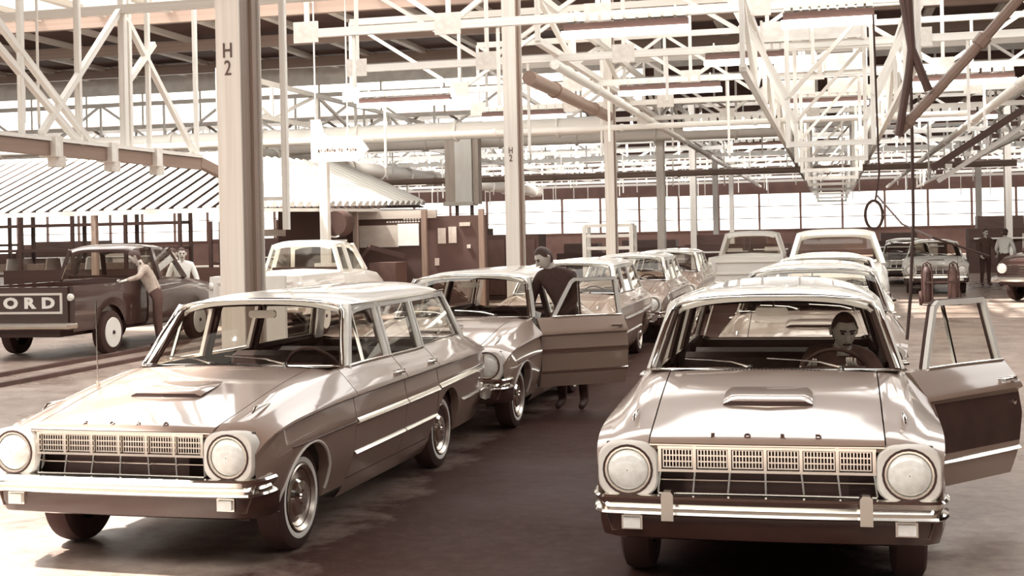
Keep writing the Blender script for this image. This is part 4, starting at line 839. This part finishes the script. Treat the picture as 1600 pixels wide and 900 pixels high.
# ------------------------------------------------------------------ racks and machines under the canopy and along the back
def rack(label, x, y, w_, h, bays, levels, m='dark_steel'):
    r_ = thing('storage_rack', label, 'rack', (x, y, 0))
    for k in range(bays+1):
        for d in (0, .7): block('upright', (k*w_/bays, d, h/2), (.11, .09, h), m, r_)
    for z in levels:
        block('shelf', (w_/2, .35, z), (w_, .74, .09), m, r_)
    return r_
rk = rack('tall dark storage rack in front of the bright left windows', -27.5, 37, 7.6, 3.4, 4, (.9, 1.7, 2.5, 3.3)); rack('dark storage rack beyond the left end of the booth', -33, 41, 4.2, 3.6, 2, (.9, 1.9, 3.3)); rack('dark rack standing behind the slatted booth posts', -18.6, 36.5, 3.4, 2.5, 3, (.5, 1.2, 1.9))
for i in range(5): c = thing('parts_bin', 'pale parts bin on the tall dark storage rack, %s from left' % ORD[i], 'bin', (-26.6+1.45*i, 37.35, .945), 0, 'bins on the tall rack'); b = MB(); b.prism([(-.42, .0), (.42, 0), (.5, .5), (.44, .5), (.38, .06), (-.38, .06), (-.44, .5), (-.5, .5)], -.3, .3); obj('bin_body', b, ['booth_pale', 'grey_steel', 'sheet'][i % 3], c); block('bin_contents', (0, 0, .2), (.7, .5, .25), 'brass', c)
def machine(name, label, cat, loc, parts):
    t = thing(name, label, cat, loc)
    for nm, c, d, m in parts: block(nm, c, d, m, t)
    return t
m_ = machine('lift_machine', 'dark hooded machine in front of the booth window panel', 'machine', (-11.2, 31.3, 0), [('base', (0, 0, .25), (1.0, 1.1, .5), 'booth_dark'), ('body', (.15, .1, .85), (.7, .9, .8), 'dark_steel'), ('control_panel', (-.30, -.48, .75), (.42, .06, .5), 'booth_pale'), ('chute', (-.45, -.5, .25), (.4, .3, .3), 'sheet')])
member('hood_arm', (-.5, -.3, 1.25), (-.2, -.3, 1.65), .09, 'black', m_); member('hood_arm', (-.2, -.3, 1.65), (.55, .2, 1.40), .12, 'black', m_)
machine('work_bench', 'pale tool bench beside the white post under the canopy', 'bench', (-11.6, 30.4, 0), [('top', (0, 0, .78), (.9, .5, .07), 'sheet'), ('drawer_unit', (0, 0, .5), (.55, .42, .48), 'booth_pale'), ('leg', (-.4, 0, .38), (.06, .4, .75), 'dark_steel'), ('leg', (.4, 0, .38), (.06, .4, .75), 'dark_steel'), ('tool_tray', (-.1, 0, .95), (.5, .3, .22), 'grey_steel')])
machine('control_cabinet', 'dark cabinet with two pale panels beyond the booth', 'cabinet', (-11.1, 38.6, 0), [('body', (0, 0, 1.05), (1.7, .8, 2.1), 'booth_dark'), ('panel', (-.35, -.42, 1.55), (.3, .04, .6), 'booth_pale'), ('panel', (.1, -.42, 1.55), (.3, .04, .6), 'booth_pale'), ('lamp', (.55, -.42, 1.75), (.1, .06, .08), 'sheet'), ('plinth', (0, 0, .06), (1.8, .9, .12), 'black')])
machine('control_cabinet', 'wide dark plant cabinet left of the second marked column', 'cabinet', (-9.2, 37, 0), [('body', (0, 0, .95), (1.9, 1, 1.9), 'booth_dark'), ('door', (-.45, -.52, .95), (.8, .04, 1.6), 'dark_steel'), ('door', (.45, -.52, .95), (.8, .04, 1.6), 'dark_steel'), ('plinth', (0, 0, .06), (2, 1.1, .12), 'black')])
rack('white step rack behind the wagon roofs, right of the dark-suited man', -6.9, 36.5, 1.35, 2.1, 1, (.4, .75, 1.1, 1.45, 1.8, 2.1), 'white_steel')
for i, (x, y, w_, h) in enumerate(((-8.2, 45, 2.4, 1.5), (-4.4, 52, 2.6, 1.7), (-7.5, 60, 5, 1.5), (-15, 50, 6, 1.9), (-23, 55, 7, 1.8), (-3.5, 66, 3, 1.5), (3.4, 62, 3.2, 1.6), (7, 55, 3.5, 2.2), (-36, 58, 8, 2.0))):
    machine('machine_unit', 'dark background machine, %s of those standing before the back wall windows' % ORD[i], 'machine', (x, y, 0), [('body', (0, 0, h*.4), (w_, 1.2, h*.8), 'booth_dark'), ('top_housing', (-w_*.15, 0, h*.9), (w_*.5, .9, h*.25), 'dark_steel'), ('panel', (w_*.22, -.62, h*.5), (w_*.3, .05, h*.4), 'booth_pale'), ('guard_rail', (0, -.75, h*.62), (w_*.9, .05, .06), 'white_steel')])
bt = thing('storage_tank', 'large pale rounded tank hood at the far right', 'tank', (9.4, 46.5, 0)); b = MB(); b.lathe([(0, -2.4), (1.5, -2.4), (1.75, -2.1), (1.75, 2.1), (1.5, 2.4), (0, 2.4)], (0, 0, 3.3), 'X', 28); obj('tank_shell', b, 'sheet', bt, 40); block('tank_skirt', (0, .2, 1.1), (4.2, 2.2, 2.2), 'brick', bt); block('tank_band', (-.8, 0, 3.3), (.1, 3.56, .1), 'grey_steel', bt)
wc = machine('packing_panel', 'plain white panel standing behind the grey wagon by the column', 'panel', (-6.0, 13.0, 0), [('sheet', (0, 0, .75), (.50, .06, 1.46), 'sheet'), ('stand', (0, .15, .03), (.5, .4, .06), 'dark_steel')])
# ------------------------------------------------------------------ near overhead gear at the right
def tubes(name, label, cat, runs, m):
    base = Vector(runs[0][1][0]); t = thing(name, label, cat, base)
    for nm, path, r_ in runs: b = MB(); b.off = base; b.tube(path, r_, 8); obj(nm, b, m, t, 40)
    return t
tubes('hoist_boom', 'brown sloping hoist boom crossing the upper right corner', 'hoist', [('boom_tube', [(.52, 11, 2.62), (1.1, 11, 3.24), (1.95, 11, 4.2)], .042), ('boom_collar', [(1.16, 11, 3.31), (1.22, 11, 3.38)], .06), ('boom_collar', [(.60, 11, 2.71), (.64, 11, 2.75)], .055)], 'brown_steel')
tubes('hoist_strut', 'dark forked hoist strut meeting the sloping boom at upper right', 'hoist', [('strut_leg', [(.53, 10.9, 2.60), (.62, 10.9, 3.1), (.645, 10.9, 3.3), (.56, 10.9, 3.9)], .032), ('strut_arm', [(.62, 10.9, 3.9), (.645, 10.9, 3.30), (.775, 10.95, 2.96)], .034)], 'dark_steel')
ch = thing('chain_conveyor', 'sloping overhead chain conveyor at the right edge', 'conveyor', (1.0, 14, 2.46)); d = Vector((1.1, 0, .70)); member('guide_rail', (0, 0, 0), d, .07, 'dark_steel', ch); member('return_rail', (.06, 0, -.13), d+Vector((.06, 0, -.13)), .045, 'white_steel', ch)
for k in range(12): c = d*((k+.5)/12)+Vector((.03, -.03, -.065)); block('chain_link', c, (.065, .04, .045), 'sheet' if k % 2 else 'dark_steel', ch)
tubes('air_hose', 'dark air hose hanging straight down behind the open wagon door', 'hose', [('hose_run', [(.70, 12, 5.2), (.70, 12, 2.7), (.69, 11.9, 1.9), (.64, 11.7, 1.25), (.60, 11.6, .9)], .014)], 'hose')
tubes('hose_loop', 'small coiled hose loop hanging above the far wagons', 'hose', [('loop', [(.48+.10*math.cos(R(a)), 16, 2.02+.17*math.sin(R(a))) for a in range(0, 361, 20)], .018), ('hanger', [(.50, 16, 2.19), (.55, 16, 2.5), (.52, 16, 4.4)], .012), ('hose_tail', [(.52, 16, 2.25), (.75, 15, 1.9), (1.0, 14, 1.75), (1.55, 14, 1.55)], .012)], 'hose')
gc = thing('gas_trolley', 'two-wheeled gas bottle trolley standing on the bright floor', 'trolley', (2.45, 32.2, 0))
for s in (-1, 1):
    b = MB(); b.tube([(s*.30-.12, 0, .1), (s*.30-.12, -.02, .75), (s*.30-.08, -.02, .98), (s*.30+.0, -.02, 1.03), (s*.30+.08, -.02, .98), (s*.30+.12, -.02, .75), (s*.30+.12, 0, .1)], .018, 6); obj('hoop_frame', b, 'black', gc, 40)
    b = MB(); b.lathe([(0, .08), (.105, .08), (.11, .12), (.11, .78), (.06, .9), (.03, .92), (.03, .99), (0, .99)], (s*.30, .12, 0), 'Z', 16); obj('gas_bottle', b, ('black', 'dark_steel')[s > 0], gc, 40)
    b = MB(); b.lathe([(.10, -.03), (.16, -.035), (.17, 0), (.16, .035), (.10, .03)], (s*.44, .2, .17), 'X', 18); obj('wheel', b, 'rubber', gc, 40)
block('axle', (0, .2, .17), (.86, .04, .04), 'steel', gc); block('foot_plate', (0, .08, .06), (.8, .34, .04), 'black', gc); block('cross_bar', (0, 0, .55), (.72, .04, .05), 'black', gc)
